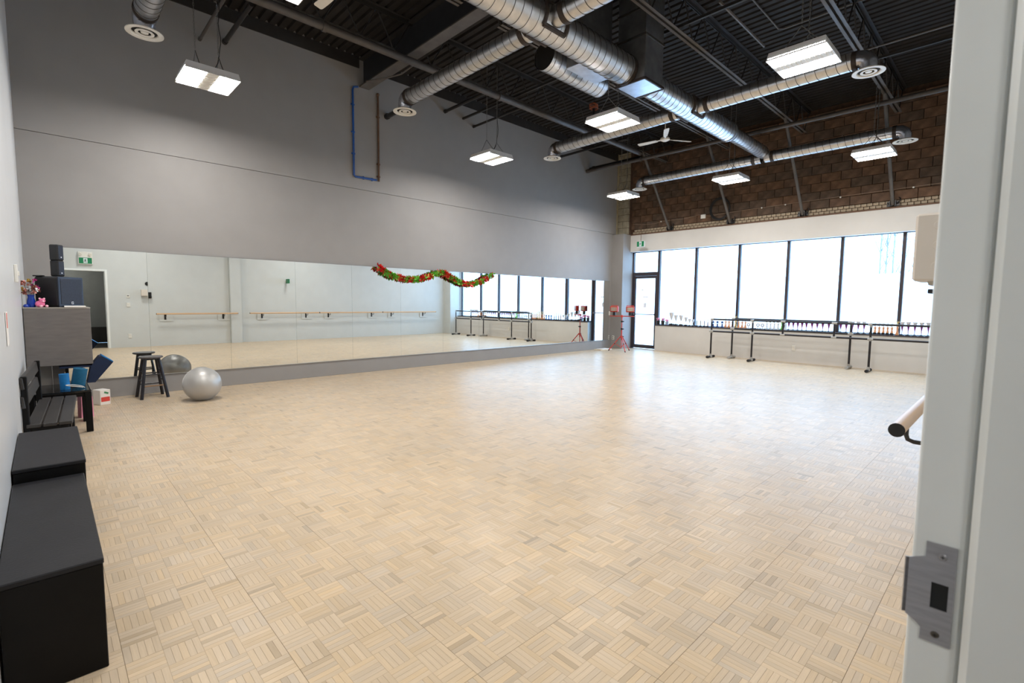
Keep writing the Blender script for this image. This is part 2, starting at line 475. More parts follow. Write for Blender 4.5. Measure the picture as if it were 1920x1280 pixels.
for v in range(30):
    m2 = bpy.data.meshes.new('parquet_strip'); m2.from_pydata([tuple(p) for p in GV], [], [tuple(int(i) for i in f) for f in GF])
    t = 1.0 + rng.normal(0, 0.042) - (rng.uniform(0.1, 0.22) if v % 10 == 0 else 0)
    off = rng.uniform(0, 50, 2)
    add_layers(m2, [tone(t, rng.normal(0, 0.03))] * 8, (GV[:, :2] + off)[GF.ravel()])
    m2.materials.append(MAPLE); variants.append(m2)
for n in near:
    sx, sy, hor, t, wv, *_ = strips[n]
    link('parquet_strip', random.choice(variants), floor, (sx, sy, 0), None if hor else (0, 0, PI / 2))

# walls
b = MB(); b.span((XL - 0.1, YF - 0.2, 0), (XL, YB + 0.12, ZC + 0.1)); struct('wall_left', b, LEFTWALL)
b = MB(); b.span((XL, YB, 0), (12.93, YB + 0.1, 3.554)); b.span((XL, YB - 0.004, 3.560), (13.13, YB + 0.1, ZC + 0.1)); b.span((XL, YB + 0.03, 3.5), (13.13, YB + 0.1, 3.6))
wall_back = struct('wall_back', b, WALLGREY)
b = MB(); b.span((12.93, 8.6, 0), (XR + 0.3, YB + 0.1, 3.535)); pier = struct('wall_corner_pier', b, WALLGREY)
# upper pier of bare blocks
b = MB(); b.span((13.135, 8.585, 3.535), (XR + 0.2, YB + 0.012, ZC)); up = struct('wall_corner_pier_upper', b, MORTAR)
z = 3.545; r = 0
while z < ZC - 0.02:
    h = min(0.19, ZC - z)
    yy = [8.575, 8.775, 9.0] if r % 2 else [8.575, 8.93, 9.0]
    for a_, c_ in zip(yy[:-1], yy[1:]):
        bb = MB(); bb.span((13.12, a_ + 0.005, z), (13.2, c_ - 0.005, z + h), 0.006)
        obj('block', bb, PALEBLOCK, up)
    z += 0.2; r += 1
b = MB(); b.span((13.10, 8.955, 3.56), (13.125, 9.005, ZC)); obj('corner_strip', b, mat('tan_caulk', srgb(160, 148, 120), .8), up)

# front wall (the one the doorway is in)
DX0, DX1, DZ = -0.06, 0.95, 2.16
b = MB()
b.span((XL, YF - 0.15, 0), (DX0, YF, ZC + 0.1)); b.span((DX1 + .03, YF - 0.15, 0), (XR + 0.3, YF, ZC + 0.1)); b.span((DX0, YF - 0.15, DZ), (DX1 + .03, YF, ZC + 0.1))
wall_front = struct('wall_front', b, WALLWHITE)
b = MB(); b.span((4.27, YF, 0), (4.58, YF + 0.13, 3.4)); struct('wall_front_pilaster', b, WALLWHITE)

# window wall: low wall, bulkhead, block wall behind, near pier
b = MB()
b.span((XR, 0.5, 0), (XR + 0.24, 7.66, 0.765)); b.span((XR, 0.5, 3.01), (XR + 0.28, 8.6, 3.52)); 
wall_right = struct('wall_right', b, BULKHEAD)
b = MB(); b.span((12.93, YF, 0), (XR + 0.3, 0.5, 3.52)); struct('wall_right_pier', b, WALLWHITE)
b = MB(); b.span((XR + 0.06, YF, 3.5), (XR + 0.3, 9.0, ZC + 0.1)); blockwall = struct('wall_right_upper', b, MORTAR)
b = MB(); b.span((XR - 0.012, YF, 3.515), (XR + 0.07, 8.585, 3.545)); struct('trim_1', b, LEDGE)
b = MB(); b.span((XR - 0.015, 0.5, 0.755), (XR + 0.24, 7.66, 0.785), 0.004); struct('trim_2', b, FRAMEDK)       # sill
# small pale bricks, two courses
bm_ = []
for v in range(3):
    q = MB(); q.box((0, 0, 0), (0.05, 0.099, 0.058), 0.005); bm_.append(q.mesh('brick', BRICK))
for rr in range(2):
    y = YF + 0.06 + (0.055 if rr else 0)
    while y < 8.53:
        link('brick', random.choice(bm_), blockwall, (XR + 0.045 + random.uniform(-.002, .002), y, 3.585 + rr * 0.068)); y += 0.11
blm = []
for M_ in (BLOCK, BLOCK2, BLOCK3):
    for v in range(2):
        q = MB(); q.box((0, 0, 0), (0.06, 0.39, 0.192), 0.006); blm.append(q.mesh('block', M_))
hlf = []
for M_ in (BLOCK, BLOCK3):
    q = MB(); q.box((0, 0, 0), (0.06, 0.19, 0.192), 0.006); hlf.append(q.mesh('block', M_))
for rr in range(11):
    zc = 3.79 + rr * 0.2
    y = YF + (0.2 if rr % 2 else 0.0)
    if rr % 2: link('block', random.choice(hlf), blockwall, (XR + 0.035, YF + 0.1, zc))
    while y < 8.3:
        link('block', random.choice(blm), blockwall, (XR + 0.035 + random.uniform(-.003, .003), y + 0.2, zc)); y += 0.4
    if y < 8.5: link('block', random.choice(hlf), blockwall, (XR + 0.035, y + 0.1, zc))

# windows and the glazed door
FX = XR + 0.16
MUL = [8.57, 7.69, 6.53, 5.33, 4.14, 3.0, 1.86, 0.56]
def frame(mb, ya, yb, za, zb, w_=0.032, d=0.09):
    mb.span((FX, ya, za), (FX + d, ya + w_, zb)); mb.span((FX, yb - w_, za), (FX + d, yb, zb))
    mb.span((FX, ya + w_, za), (FX + d, yb - w_, za + w_)); mb.span((FX, ya + w_, zb - w_), (FX + d, yb - w_, zb))
for n in range(6):
    yb, ya = MUL[n + 1], MUL[n + 2]
    fm = MB(); frame(fm, ya, yb, 0.77, 3.03)
    wo = struct('window_%d' % (n + 1), fm, FRAMEDK)
    p = MB(); p.span((FX + 0.04, ya + 0.03, 0.80), (FX + 0.046, yb - 0.03, 3.0)); obj('pane', p, GLASS, wo, smooth=False)
ya, yb = MUL[1], 8.6
fm = MB(); frame(fm, ya, yb, 2.34, 3.03, 0.04); wo = struct('window_7', fm, FRAMEDK)
p = MB(); p.span((FX + 0.04, ya + 0.03, 2.37), (FX + 0.046, yb - 0.03, 3.0)); obj('pane', p, GLASS, wo, smooth=False)
fm = MB(); fm.span((FX - .01, ya, 0), (FX + .1, ya + 0.05, 2.34)); fm.span((FX - .01, yb - 0.05, 0), (FX + .1, yb, 2.34)); fm.span((FX - .01, ya + .05, 2.27), (FX + .1, yb - .05, 2.34))
do = struct('door_1', fm, FRAMEDK)
lf = MB()
lf.span((FX + .01, ya + .052, 0.02), (FX + .055, ya + .11, 2.265)); lf.span((FX + .01, yb - .12, 0.02), (FX + .055, yb - .052, 2.265))
lf.span((FX + .01, ya + .11, 0.02), (FX + .055, yb - .12, 0.13)); lf.span((FX + .01, ya + .11, 2.19), (FX + .055, yb - .12, 2.265))
leaf = obj('door_leaf', lf, FRAMEDK, do, smooth=False)
p = MB(); p.span((FX + .03, ya + .10, 0.12), (FX + .036, yb - .11, 2.2)); obj('pane', p, GLASS, leaf, smooth=False)
p = MB(); p.cyl((FX - .03, ya + .07, 1.08), (FX - .03, yb - .07, 1.08), 0.013); p.box((FX - .01, ya + .09, 1.08), (.05, .03, .05)); p.box((FX - .01, yb - .09, 1.08), (.05, .03, .05))
obj('push_bar', p, mat('brown_bar', srgb(96, 84, 86), .4, metal=.4), leaf)
NOTICE = glass('clear_film_notice', (0.34, 0.20, 0.135))
for yy, zz, a_, c_ in ((8.24, 1.83, .035, .02), (8.13, 1.62, .10, .014), (8.14, 1.36, .05, .07)):
    p = MB(); p.add([(FX + .026, yy - a_, zz - c_), (FX + .026, yy - a_, zz + c_), (FX + .026, yy + a_, zz + c_), (FX + .026, yy + a_, zz - c_)], [(0, 1, 2, 3)]); obj('notice', p, NOTICE, leaf, smooth=False)

# ceiling deck (corrugated), wall ledger
prof = []
x = XL - 0.05
while x < XR + 0.3:
    prof += [(x, 6.0), (x + 0.09, 6.0), (x + 0.105, 6.04), (x + 0.135, 6.04)]; x += 0.15
vs_ = [(a_, YF - 0.15, c_) for a_, c_ in prof] + [(a_, YB + 0.1, c_) for a_, c_ in prof]
n = len(prof)
b = MB(); b.add(vs_, [(i, i + n, i + n + 1, i + 1) for i in range(n - 1)])
b.span((XL - .1, YF - .15, 6.06), (XR + .3, YB + .1, 6.12))
ceil = struct('ceiling', b, DECK)
b = MB(); b.span((XL, YB - 0.02, 5.80), (4.53, YB + 0.011, 6.0)); b.span((4.73, YB - 0.02, 5.80), (13.1, YB + 0.011, 6.0)); struct('trim_3', b, STEEL)

# baseboard / mirror ledge
b = MB(); b.span((0.12, YB - 0.035, 0), (12.93, YB, 0.268), 0.003); struct('baseboard_back', b, WALLGREY)

# doorway frame we look through (door_2)
b = MB()
ye = YF + 0.018
b.prism([(DX1, YF - .19), (DX1 + .03, YF - .19), (DX1 + .03, YF), (DX1 + .052, YF), (DX1 + .052, ye), (DX1 + .004, ye), (DX1 + .0012, ye - .0012), (DX1, ye - .004)], 2, 0, DZ + .05)   # right jamb of the steel frame
b.span((DX0 - 0.03, YF - 0.19, 0), (DX0, YF + 0.004, DZ)); b.span((DX0 - 0.052, YF, 0), (DX0, YF + 0.013, DZ + 0.05), 0.003)
b.span((DX0, YF - 0.19, DZ), (DX1, YF + 0.004, DZ + 0.03)); b.span((DX0, YF, DZ), (DX1 - .001, YF + 0.013, DZ + 0.05), 0.003)
door2 = struct('door_2', b, JAMB)
b = MB(); b.box((DX1 - 0.005, (YF - 0.19 + 0.031) / 2, DZ / 2), (0.022, 0.031 - (YF - 0.19), DZ), 0.009); obj('door_stop', b, JAMB, door2)
b = MB(); b.span((DX1 - 0.004, 0.031, 0), (DX1, 0.036, DZ), 0.0015); obj('jamb_band', b, mat('grey_band', srgb(176, 180, 178), .6), door2, smooth=False)  # narrow grey band on the jamb beside the stop
# strike plate
SY0, SY1, SYL = 0.0424, 0.0775, 0.0965              # plate edge at the stop, notch line, lip edge
ZA, ZB_ = 0.912, 1.066
hy0, hy1, hz0, hz1 = 0.049, 0.0685, 0.966, 1.006
xs0, xs1 = DX1 - 0.0022, DX1
b = MB()
for y0_, y1_, z0_, z1_ in ((SY0, hy0, ZA, ZB_), (hy1, SY1, ZA, ZB_), (hy0, hy1, ZA, hz0), (hy0, hy1, hz1, ZB_)):
    b.span((xs0, y0_, z0_), (xs1, y1_, z1_))
b.prism([(SY1, 0.930), (SY1 + .006, 0.936), (SYL, 0.944), (SYL, 1.034), (SY1, 1.042)], 0, xs0, xs1)
b.box((DX1 + 0.0006, SYL + .002, 0.989), (0.002, 0.006, 0.088), 0, (0, 0, 0.6))
sp = obj('strike_plate', b, STRIKE, door2, smooth=False); sp['label'] = 'brushed steel strike plate with a dark latch hole'
q = MB(); q.span((DX1 - 0.0006, hy0 - .001, hz0 - .001), (DX1 - 0.0002, hy1 + .001, hz1 + .001)); obj('latch_hole', q, HOLE, sp, smooth=False)
for zz, yy, mm in ((ZB_ - .018, .058, STRIKE), (ZA + .014, .060, mat('dull_screw', srgb(92, 86, 80), .6, metal=.5))):
    q = MB(); q.cyl((DX1 - 0.0042, yy, zz), (DX1 - 0.0018, yy, zz), 0.0036, 0.0056, 16)
    obj('screw', q, mm, sp)
    q = MB(); q.box((DX1 - 0.0043, yy, zz), (0.0006, 0.0048, 0.001)); q.box((DX1 - 0.0043, yy, zz), (0.0006, 0.001, 0.0048))
    tag(obj('screw_slot', q, HOLE, sp, smooth=False), kind='stuff')

# corridor behind the doorway
b = MB(); b.span((-1.6, -2.3, -0.12), (3.2, YF - 0.15, -0.004)); struct('floor_corridor', b, DARKFLOOR)
b = MB(); b.span((-1.6, -2.4, 0), (3.2, -2.3, 2.8)); b.span((-1.7, -2.4, 0), (-1.6, -.08, 2.8)); b.span((3.2, -2.4, 0), (3.3, -.08, 2.8)); b.span((-1.6, -.16, 0), (DX0 - .03, -.1, 2.8)); b.span((DX1 + .03, -.16, 0), (3.2, -.1, 2.8)); b.span((DX0 - .03, -.16, DZ + .03), (DX1 + .03, -.1, 2.8))
struct('wall_corridor', b, CORRIDOR)
b = MB(); b.span((-1.7, -2.4, 2.8), (3.3, -.08, 2.9)); struct('ceiling_corridor', b, PALE)
b = MB(); b.span((-1.6, -2.3, 0), (3.2, -2.27, 0.5)); struct('baseboard_corridor', b, DARKFLOOR)
cl = thing('added_corridor_light', 'unseen ceiling lamp added in the grey corridor to light the door frame', 'added ceiling light', (-0.1, -1.25, 2.8))  # lamp added out of view to brighten the door frame and corridor
q = MB(); q.lathe([(0.0, -0.05), (0.12, -0.045), (0.15, -0.02), (0.15, 0)], 20); obj('diffuser', q, emis('added_corridor_lamp', (1, .98, .95), 80.0), cl)
q = MB(); q.lathe([(0.15, -0.02), (0.165, -0.02), (0.165, 0)], 20); obj('rim', q, PALE, cl)

# ------------------------------------------------------------------ mirror panels
SEAMS = [.15, 1.125, 2.196, 3.253, 4.312, 5.383, 6.459, 7.511, 8.542, 9.612, 10.723, 12.76]
DEL = [.018, .008, .006, .004, .004, .003, .001, .002, .003, .010, .017]
ORD = ['first', 'second', 'third', 'fourth', 'fifth', 'sixth', 'seventh', 'eighth', 'ninth', 'tenth', 'eleventh', 'twelfth', 'thirteenth', 'fourteenth']
for i in range(11):
    a, c = SEAMS[i], SEAMS[i + 1]
    wd = c - a
    lab = 'tall frameless wall mirror panel, %s from the speaker shelf end of the row' % ORD[i]
    if i == 10: lab = 'last and widest frameless mirror panel, beside the corner pier'
    t = thing('mirror_panel', lab, 'mirror', (a, YB - 0.008, 0.272), -DEL[i], 'wall mirror panels along the grey wall')
    q = MB(); q.span((0.0015, -0.004, 0), (wd - 0.0015, 0.0, 1.822))
    obj('backing', q, MIRROREDGE, t, smooth=False)
    q = MB(); q.add([(0.002, -0.0045, 0.001), (wd - 0.002, -0.0045, 0.001), (wd - 0.002, -0.0045, 1.821), (0.002, -0.0045, 1.821)], [(0, 1, 2, 3)])
    obj('mirror_face', q, MIRROR, t, smooth=False)
b = MB(); b.span((0.15, YB - 0.045, 0.262), (12.76, YB, 0.274)); struct('trim_4', b, MIRRORTRIM)
b = MB(); b.span((0.15, YB - 0.02, 2.092), (12.76, YB, 2.10)); struct('trim_5', b, MIRRORTRIM)

# ------------------------------------------------------------------ roof steel
BZ = 5.46
t = thing('roof_beam', 'deep charcoal steel I-beam crossing the ceiling from the grey wall', 'beam', (4.63, 0, BZ))
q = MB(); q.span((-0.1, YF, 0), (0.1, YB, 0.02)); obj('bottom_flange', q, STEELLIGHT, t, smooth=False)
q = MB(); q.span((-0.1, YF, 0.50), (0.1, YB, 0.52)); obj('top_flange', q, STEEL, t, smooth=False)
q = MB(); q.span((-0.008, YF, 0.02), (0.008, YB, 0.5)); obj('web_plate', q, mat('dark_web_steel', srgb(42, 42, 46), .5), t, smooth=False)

def joist(x0, x1, y, label, light=False):
    t = thing('roof_joist', label, 'roof joist', ((x0 + x1) / 2, y, 5.42), 0, 'open web roof joists')
    L = x1 - x0; h = L / 2
    q = MB()
    for s in (-1, 1):
        q.span((-h + .35, s * .012, 0), (h - .35, s * .017, .045)); q.span((-h + .35, s * .012, 0), (h - .35, s * .06, .006))
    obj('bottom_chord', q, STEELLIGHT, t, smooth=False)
    q = MB()
    for s in (-1, 1):
        q.span((-h, s * .012, .52), (h, s * .017, .58)); q.span((-h, s * .012, .574), (h, s * .065, .58))
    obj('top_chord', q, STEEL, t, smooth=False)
    n = max(2, int(round((L - .7) / .62)))
    pts = []
    for k in range(n + 1):
        xx = -h + .35 + (L - .7) * k / n
        pts.append((xx, 0, .02))
        if k < n: pts.append((xx + (L - .7) / n / 2, 0, .55))
    q = MB()
    pts = [(-h + .05, 0, .55)] + pts + [(h - .05, 0, .55)]
    for p_, r_ in zip(pts[:-1], pts[1:]): q.cyl(p_, r_, .011, n=6)
    obj('web', q, STEEL, t)
    return t
JY = [0.35, 2.05, 3.80, 5.53, 7.28]
nm = ['nearest the doorway wall', 'above the largest-looking light', 'right of the main duct', 'left of the main duct', 'above the sprinkler pipe']
for y, s_ in zip(JY, nm): joist(4.64, 13.36, y, 'long open web roof joist, %s' % s_)
for y, s_ in zip(JY[3:], nm[3:]): joist(-.16, 4.62, y, 'short roof joist left of the I-beam, %s' % s_)
# bridging angle bars across the joists
for x, s_ in ((7.0, 'nearer the I-beam'), (10.2, 'nearer the block wall')):
    q = MB(); q.span((x, YF, 5.50), (x + .04, YB, 5.505)); q.span((x, YF, 5.50), (x + .005, YB, 5.54))
    tag(obj('bridging_angle', q, STEEL, smooth=False), 'thin steel bridging angle crossing the joists, ' + s_, 'brace')

# diagonal wall struts
for y, s_ in ((7.28, 'nearest the glass door'), (5.53, 'behind the hanging cable coil'), (3.81, 'under the end of the main duct'), (2.08, 'nearest the white junction box')):
    t = thing('wall_strut', 'grey diagonal steel strut on the brown block wall, ' + s_, 'strut', (XR - .02, y, 3.56), 0, 'diagonal struts on the block wall')
    q = MB(); q.cyl((-.03, 0, .03), (-1.62, 0, 1.93), .034, n=10); obj('tube', q, STEELLIGHT, t)
    q = MB(); q.box((.01, 0, .05), (.012, .22, .10)); q.box((-.03, -.05, .05), (.08, .012, .13)); q.box((-.03, .05, .05), (.08, .012, .13)); q.cyl((-.035, -.09, .06), (-.035, .09, .06), .014, n=8)
    q.tube([(-.03, -.07, .06), (-.04, -.12, .09), (-.02, -.125, .15), (.0, -.10, .17)], .012, 6)
    obj('bracket', q, BLACKPIPE, t)
# cable coil and wire with small clips
q = MB()
for k in range(6):
    rr = .235 + .008 * k
    q.tube([(XR - .07 - .006 * k, 5.80 + rr * math.cos(a), 3.97 + (rr + .02) * math.sin(a)) for a in np.linspace(0, 2 * PI, 40)], .011, 6, False)
tag(obj('cable_coil', q, CORD), 'loop of black cable hung on the brown block wall behind a strut', 'cable')
q = MB(); q.box((XR - .03, 6.28, 3.83), (.05, .13, .11), .006); tag(obj('junction_box', q, PLASTICW), 'small pale metal junction box beside the cable coil', 'electrical box')
wt = thing('string_wire', 'thin wire with small white clips strung along the block wall', 'wire', (XR - .04, 0, 0))
pts = [(0, 8.5 - k * .1, 3.86 - .03 * math.sin(k * .5) - (.08 * math.exp(-((k - 8) / 4) ** 2))) for k in range(22)] + [(0, 6.1, 3.82), (0, 5.3, 3.86), (0, 3, 3.90), (0, .3, 3.93)]
q = MB(); q.tube(pts, .006, 5); obj('wire', q, mat('tan_wire', srgb(150, 126, 106), .6), wt)
for y, z in ((7.55, 3.83), (4.75, 3.865), (4.2, 3.87), (3.05, 3.885), (1.75, 3.9)):
    q = MB(); q.sphere((-.01, y, z), .02, 8, 6); obj('clip', q, PLASTICW, wt)

# ------------------------------------------------------------------ pipes under the roof
def pipe(name, label, pts, r, m, flanges=(), n=14):
    t = thing(name, label, 'pipe', pts[0])
    o = Vector(pts[0]); q = MB(); q.tube([Vector(p) - o for p in pts], r, n)
    obj('run', q, m, t)
    for f, ax in flanges:
        f = Vector(f) - o; d = Vector(ax)
        q = MB(); q.cyl(f - d * .03, f + d * .03, r * 1.25, n=n); obj('coupling', q, m, t)
    return t
pipe('sprinkler_main', 'thick grey sprinkler main running under the beam along the grey wall', [(XL + .01, 7.2, 5.335), (11.5, 7.2, 5.335)], .06, PIPEDARK, [((3.1, 7.2, 5.335), (1, 0, 0)), ((6.5, 7.2, 5.335), (1, 0, 0)), ((9.6, 7.2, 5.335), (1, 0, 0))])
pipe('cross_pipe', 'long grey pipe crossing the ceiling in front of the block wall', [(11.52, 8.97, 5.195), (11.52, YF + .01, 5.195)], .045, PIPEDARK, [((11.52, 7.2, 5.195), (0, 1, 0)), ((11.52, 4.6, 5.195), (0, 1, 0)), ((11.52, 8.9, 5.195), (0, 1, 0))])
pipe('black_cross_pipe', 'thick black pipe end above the long cross pipe at the corner', [(11.70, 8.97, 5.29), (11.70, 7.3, 5.29)], .06, BLACKPIPE, [((11.70, 8.86, 5.29), (0, 1, 0))])
for x, z, y1, r_, m, lab in ((1.92, 5.38, 6.9, .021, PIPEDARK, 'slim grey branch pipe leaving the grey wall above the first hanging light'),
                             (2.26, 5.46, 7.6, .032, BLACKPIPE, 'stubby black pipe leaving the wall right of the slim grey branch pipe'),
                             (5.10, 5.06, 8.3, .045, BLACKPIPE, 'short dark pipe stub behind the round diffuser beside the brown wall pipe'),
                             (6.52, 5.54, 7.6, .032, BLACKPIPE, 'short black pipe above the light at the middle of the grey wall'),
                             (7.32, 5.416, 7.3, .025, BLACKPIPE, 'thin black branch pipe above the middle light near the grey wall'),
                             (10.4, 5.39, 6.9, .03, BLACKPIPE, 'thin black branch pipe under the long branch duct near the corner')):
    pipe('branch_pipe', lab, [(x, YB - .01, z), (x, y1, z)], r_, m, [((x, YB - .04, z), (0, 1, 0))])
pipe('ceiling_conduit', 'thin conduit on the roof deck above the window lights', [(6.2, 3.1, 5.97), (9.0, 3.1, 5.97), (9.06, 3.04, 5.97), (9.06, .1, 5.97)], .012, STEELLIGHT, n=6)
pipe('ceiling_conduit', 'thin pale conduit crossing behind the branch duct toward the white door frame', [(9.0, 6.4, 5.2), (9.0, YF + .01, 5.2)], .012, STEELLIGHT, n=6)
pipe('ceiling_conduit', 'slim grey pipe beside the joist between the plenum and the right-hand light', [(7.0, 3.2, 5.62), (8.7, 3.2, 5.62)], .02, STEELLIGHT, n=6)
# hanging orange cord bundle with black pendant
t = thing('cord_bundle', 'tangle of orange cord with a black tube hanging under the roof', 'cord', (8.6, 6.55, 5.55))
q = MB()
for k in range(9):
    a0 = random.uniform(0, 6.28); tl = random.uniform(-.6, .6)
    q.tube([(.09 * math.cos(a) * math.cos(tl), .09 * math.sin(a), .06 * math.cos(a + a0) * .8) for a in np.linspace(0, 2 * PI, 16)], .006, 5, False)
obj('cord', q, mat('orange_cord', srgb(150, 74, 40), .6), t)
q = MB(); q.cyl((0, 0, -.32), (0, 0, -.04), .03, n=10); q.cyl((0, 0, .02), (0, 0, .45), .006, n=6); obj('tube', q, BLACKPLASTIC, t)

# blue and brown wall pipes
t = thing('blue_wall_pipe', 'blue painted pipe running down the grey wall below the I-beam', 'pipe', (4.385, YB - .03, 0))
q = MB(); q.tube([(.10, -.02, 5.44), (.02, 0, 5.42), (0, 0, 5.36), (0, 0, 3.80), (.03, 0, 3.775), (.47, 0, 3.785)], .019, 8); obj('run', q, BLUEPIPE, t)
for z in (5.1, 4.6, 4.2): 
    q = MB(); q.box((0, .012, z), (.07, .03, .025), .004); obj('clamp', q, BLUEPIPE, t)
for x in (.2, .38):
    q = MB(); q.box((x, .012, 3.782), (.025, .03, .06), .004); obj('clamp', q, BLUEPIPE, t)
t = thing('brown_wall_pipe', 'rust brown pipe on the grey wall right of the blue pipe', 'pipe', (4.905, YB - .03, 0))
q = MB(); q.tube([(0, 0, 5.40), (0, 0, 3.77)], .019, 8); q.sphere((0, 0, 5.42), .032, 8, 6); obj('run', q, RUSTPIPE, t)
for z in (5.0, 4.1, 3.86):
    q = MB(); q.box((0, .012, z), (.07, .03, .03), .004); obj('clamp', q, RUSTPIPE, t)
q = MB(); q.tube([(4.47, 8.6, 5.43), (4.62, 8.2, 5.40), (4.72, 7.8, 5.38), (4.72, 7.4, 5.40)], .014, 6)
tag(obj('flexible_conduit', q, STEELLIGHT), 'curved flexible conduit under the I-beam at the grey wall', 'conduit')

# ------------------------------------------------------------------ ducts
DZ_ = 4.85; MY = 4.3
def duct_piece(t, p, q_, r, pitch=.13, name='spiral_pipe'):
    """round spiral duct from p to q_ (local coordinates, along an axis) with its helical lock seam"""
    p, q_ = Vector(p), Vector(q_)
    m = MB(); m.cyl(p, q_, r, n=32, caps=False)
    pipe_o = obj(name, m, GALV, t)
    L = (q_ - p).length; n = max(8, int(L / pitch * 32)); d = (q_ - p).normalized()
    u = d.orthogonal().normalized(); v = d.cross(u)
    pts = [p + d * (L * k / n) + (u * math.cos(2 * PI * k / 32) + v * math.sin(2 * PI * k / 32)) * (r + .001) for k in range(n + 1)]
    m = MB(); m.tube(pts, .004, 3, False)
    obj('lock_seam', m, SEAM, pipe_o)
    return pipe_o
def collar(t, c, ax, r, wd=.07, m=None, name='collar'):
    c = Vector(c); ax = Vector(ax)
    q = MB(); q.cyl(c - ax * wd / 2, c + ax * wd / 2, r + .008, n=28); return obj(name, q, m or TAPE, t)
t = thing('main_duct', 'large spiral metal supply duct down the middle of the ceiling', 'duct', (0, MY, DZ_))
duct_piece(t, (.9, 0, 0), (6.40, 0, 0), .205); duct_piece(t, (6.92, 0, 0), (10.05, 0, 0), .185); duct_piece(t, (10.22, 0, 0), (11.86, 0, 0), .135)
q = MB(); q.cyl((10.05, 0, 0), (10.22, 0, 0), .187, .137, n=28, caps=False); obj('reducer', q, GALV, t)
collar(t, (10.03, 0, 0), (1, 0, 0), .186, .05, GALVBOX, 'joint_band'); collar(t, (6.37, 0, 0), (1, 0, 0), .206, .07); collar(t, (6.96, 0, 0), (1, 0, 0), .186, .05)
q = MB(); q.tube([(11.84, 0, 0), (11.93, 0, -.01), (11.99, 0, -.05), (12.0, 0, -.12)], [.137, .137, .135, .128], 20); obj('end_cap', q, GALV, t)
for xx, rm in ((4.63, .205), (8.43, .185)):
    for s in (-1, 1):
        q = MB()
        for e in (-1, 1):
            q.tube([(xx + e * .19, s * rm * math.cos(a) * 1.01, rm * math.sin(a) * 1.01) for a in np.linspace(-.75, .75, 8)], .028, 6)
        for zz in (-.75, .75):
            q.tube([(xx - .19, s * rm * math.cos(zz) * 1.01, rm * math.sin(zz) * 1.01), (xx + .19, s * rm * math.cos(zz) * 1.01, rm * math.sin(zz) * 1.01)], .03, 6)
        obj('sealant_patch', q, TAPE, t)
# plenum box dropping from the roof onto the main duct
t = thing('plenum_drop', 'square sheet metal plenum dropping from the roof onto the main duct', 'duct', (6.66, 4.22, 4.64))
q = MB(); q.box((0, 0, .70), (.50, .47, 1.36), .004); obj('casing', q, GALVBOX, t)
q = MB()
for s in (-1, 1): q.span((-.265, s * .245 - .012, 0), (.265, s * .245 + .012, .035)); q.span((s * .26 - .012, -.245, 0), (s * .26 + .012, .245, .035))
obj('bottom_rim', q, mat('dark_sheet_rim', srgb(70, 60, 58), .5, metal=.5), t, smooth=False)
q = MB(); q.span((-.25, -.235, .008), (.25, .235, .018)); obj('bottom_panel', q, mat('bright_sheet_panel', srgb(206, 212, 224), .28, metal=.85), t, smooth=False)
for z in (.62, 1.0):
    q = MB(); q.span((-.262, -.247, z), (.262, .247, z + .03)); obj('drive_cleat', q, SEAM, t, smooth=False)
# return duct and box beside it
t = thing('return_duct', 'short fat spiral duct with an open dark end beside the main duct', 'duct', (0, 5.04, 4.99))
duct_piece(t, (5.42, 0, 0), (6.75, 0, 0), .2)
q = MB(); q.cyl((5.43, 0, 0), (5.60, 0, 0), .194, n=28); obj('mouth_shade_plug', q, mat('duct_mouth_shade', srgb(22, 20, 19), .95), t)  # black plug painted as the shade inside the open end
q = MB(); q.cyl((6.75, 0, 0), (6.77, 0, 0), .2, n=28); obj('end_plate', q, GALVBOX, t)
t = thing('return_box', 'flat sheet metal return box between the two spiral ducts', 'duct', (6.05, 4.66, 4.80))
q = MB(); q.span((-.40, -.14, 0.012), (.29, .15, 1.18)); obj('casing', q, GALVBOX, t, smooth=False)
q = MB(); q.span((-.40, -.14, 0), (.29, .15, .012)); obj('bottom_panel', q, MATS['bright_sheet_panel'], t, smooth=False)
q = MB(); q.cyl((-.32, .36, .0), (-.32, .36, 1.05), .012, n=6); obj('hanger_rod', q, RUSTPIPE, t)

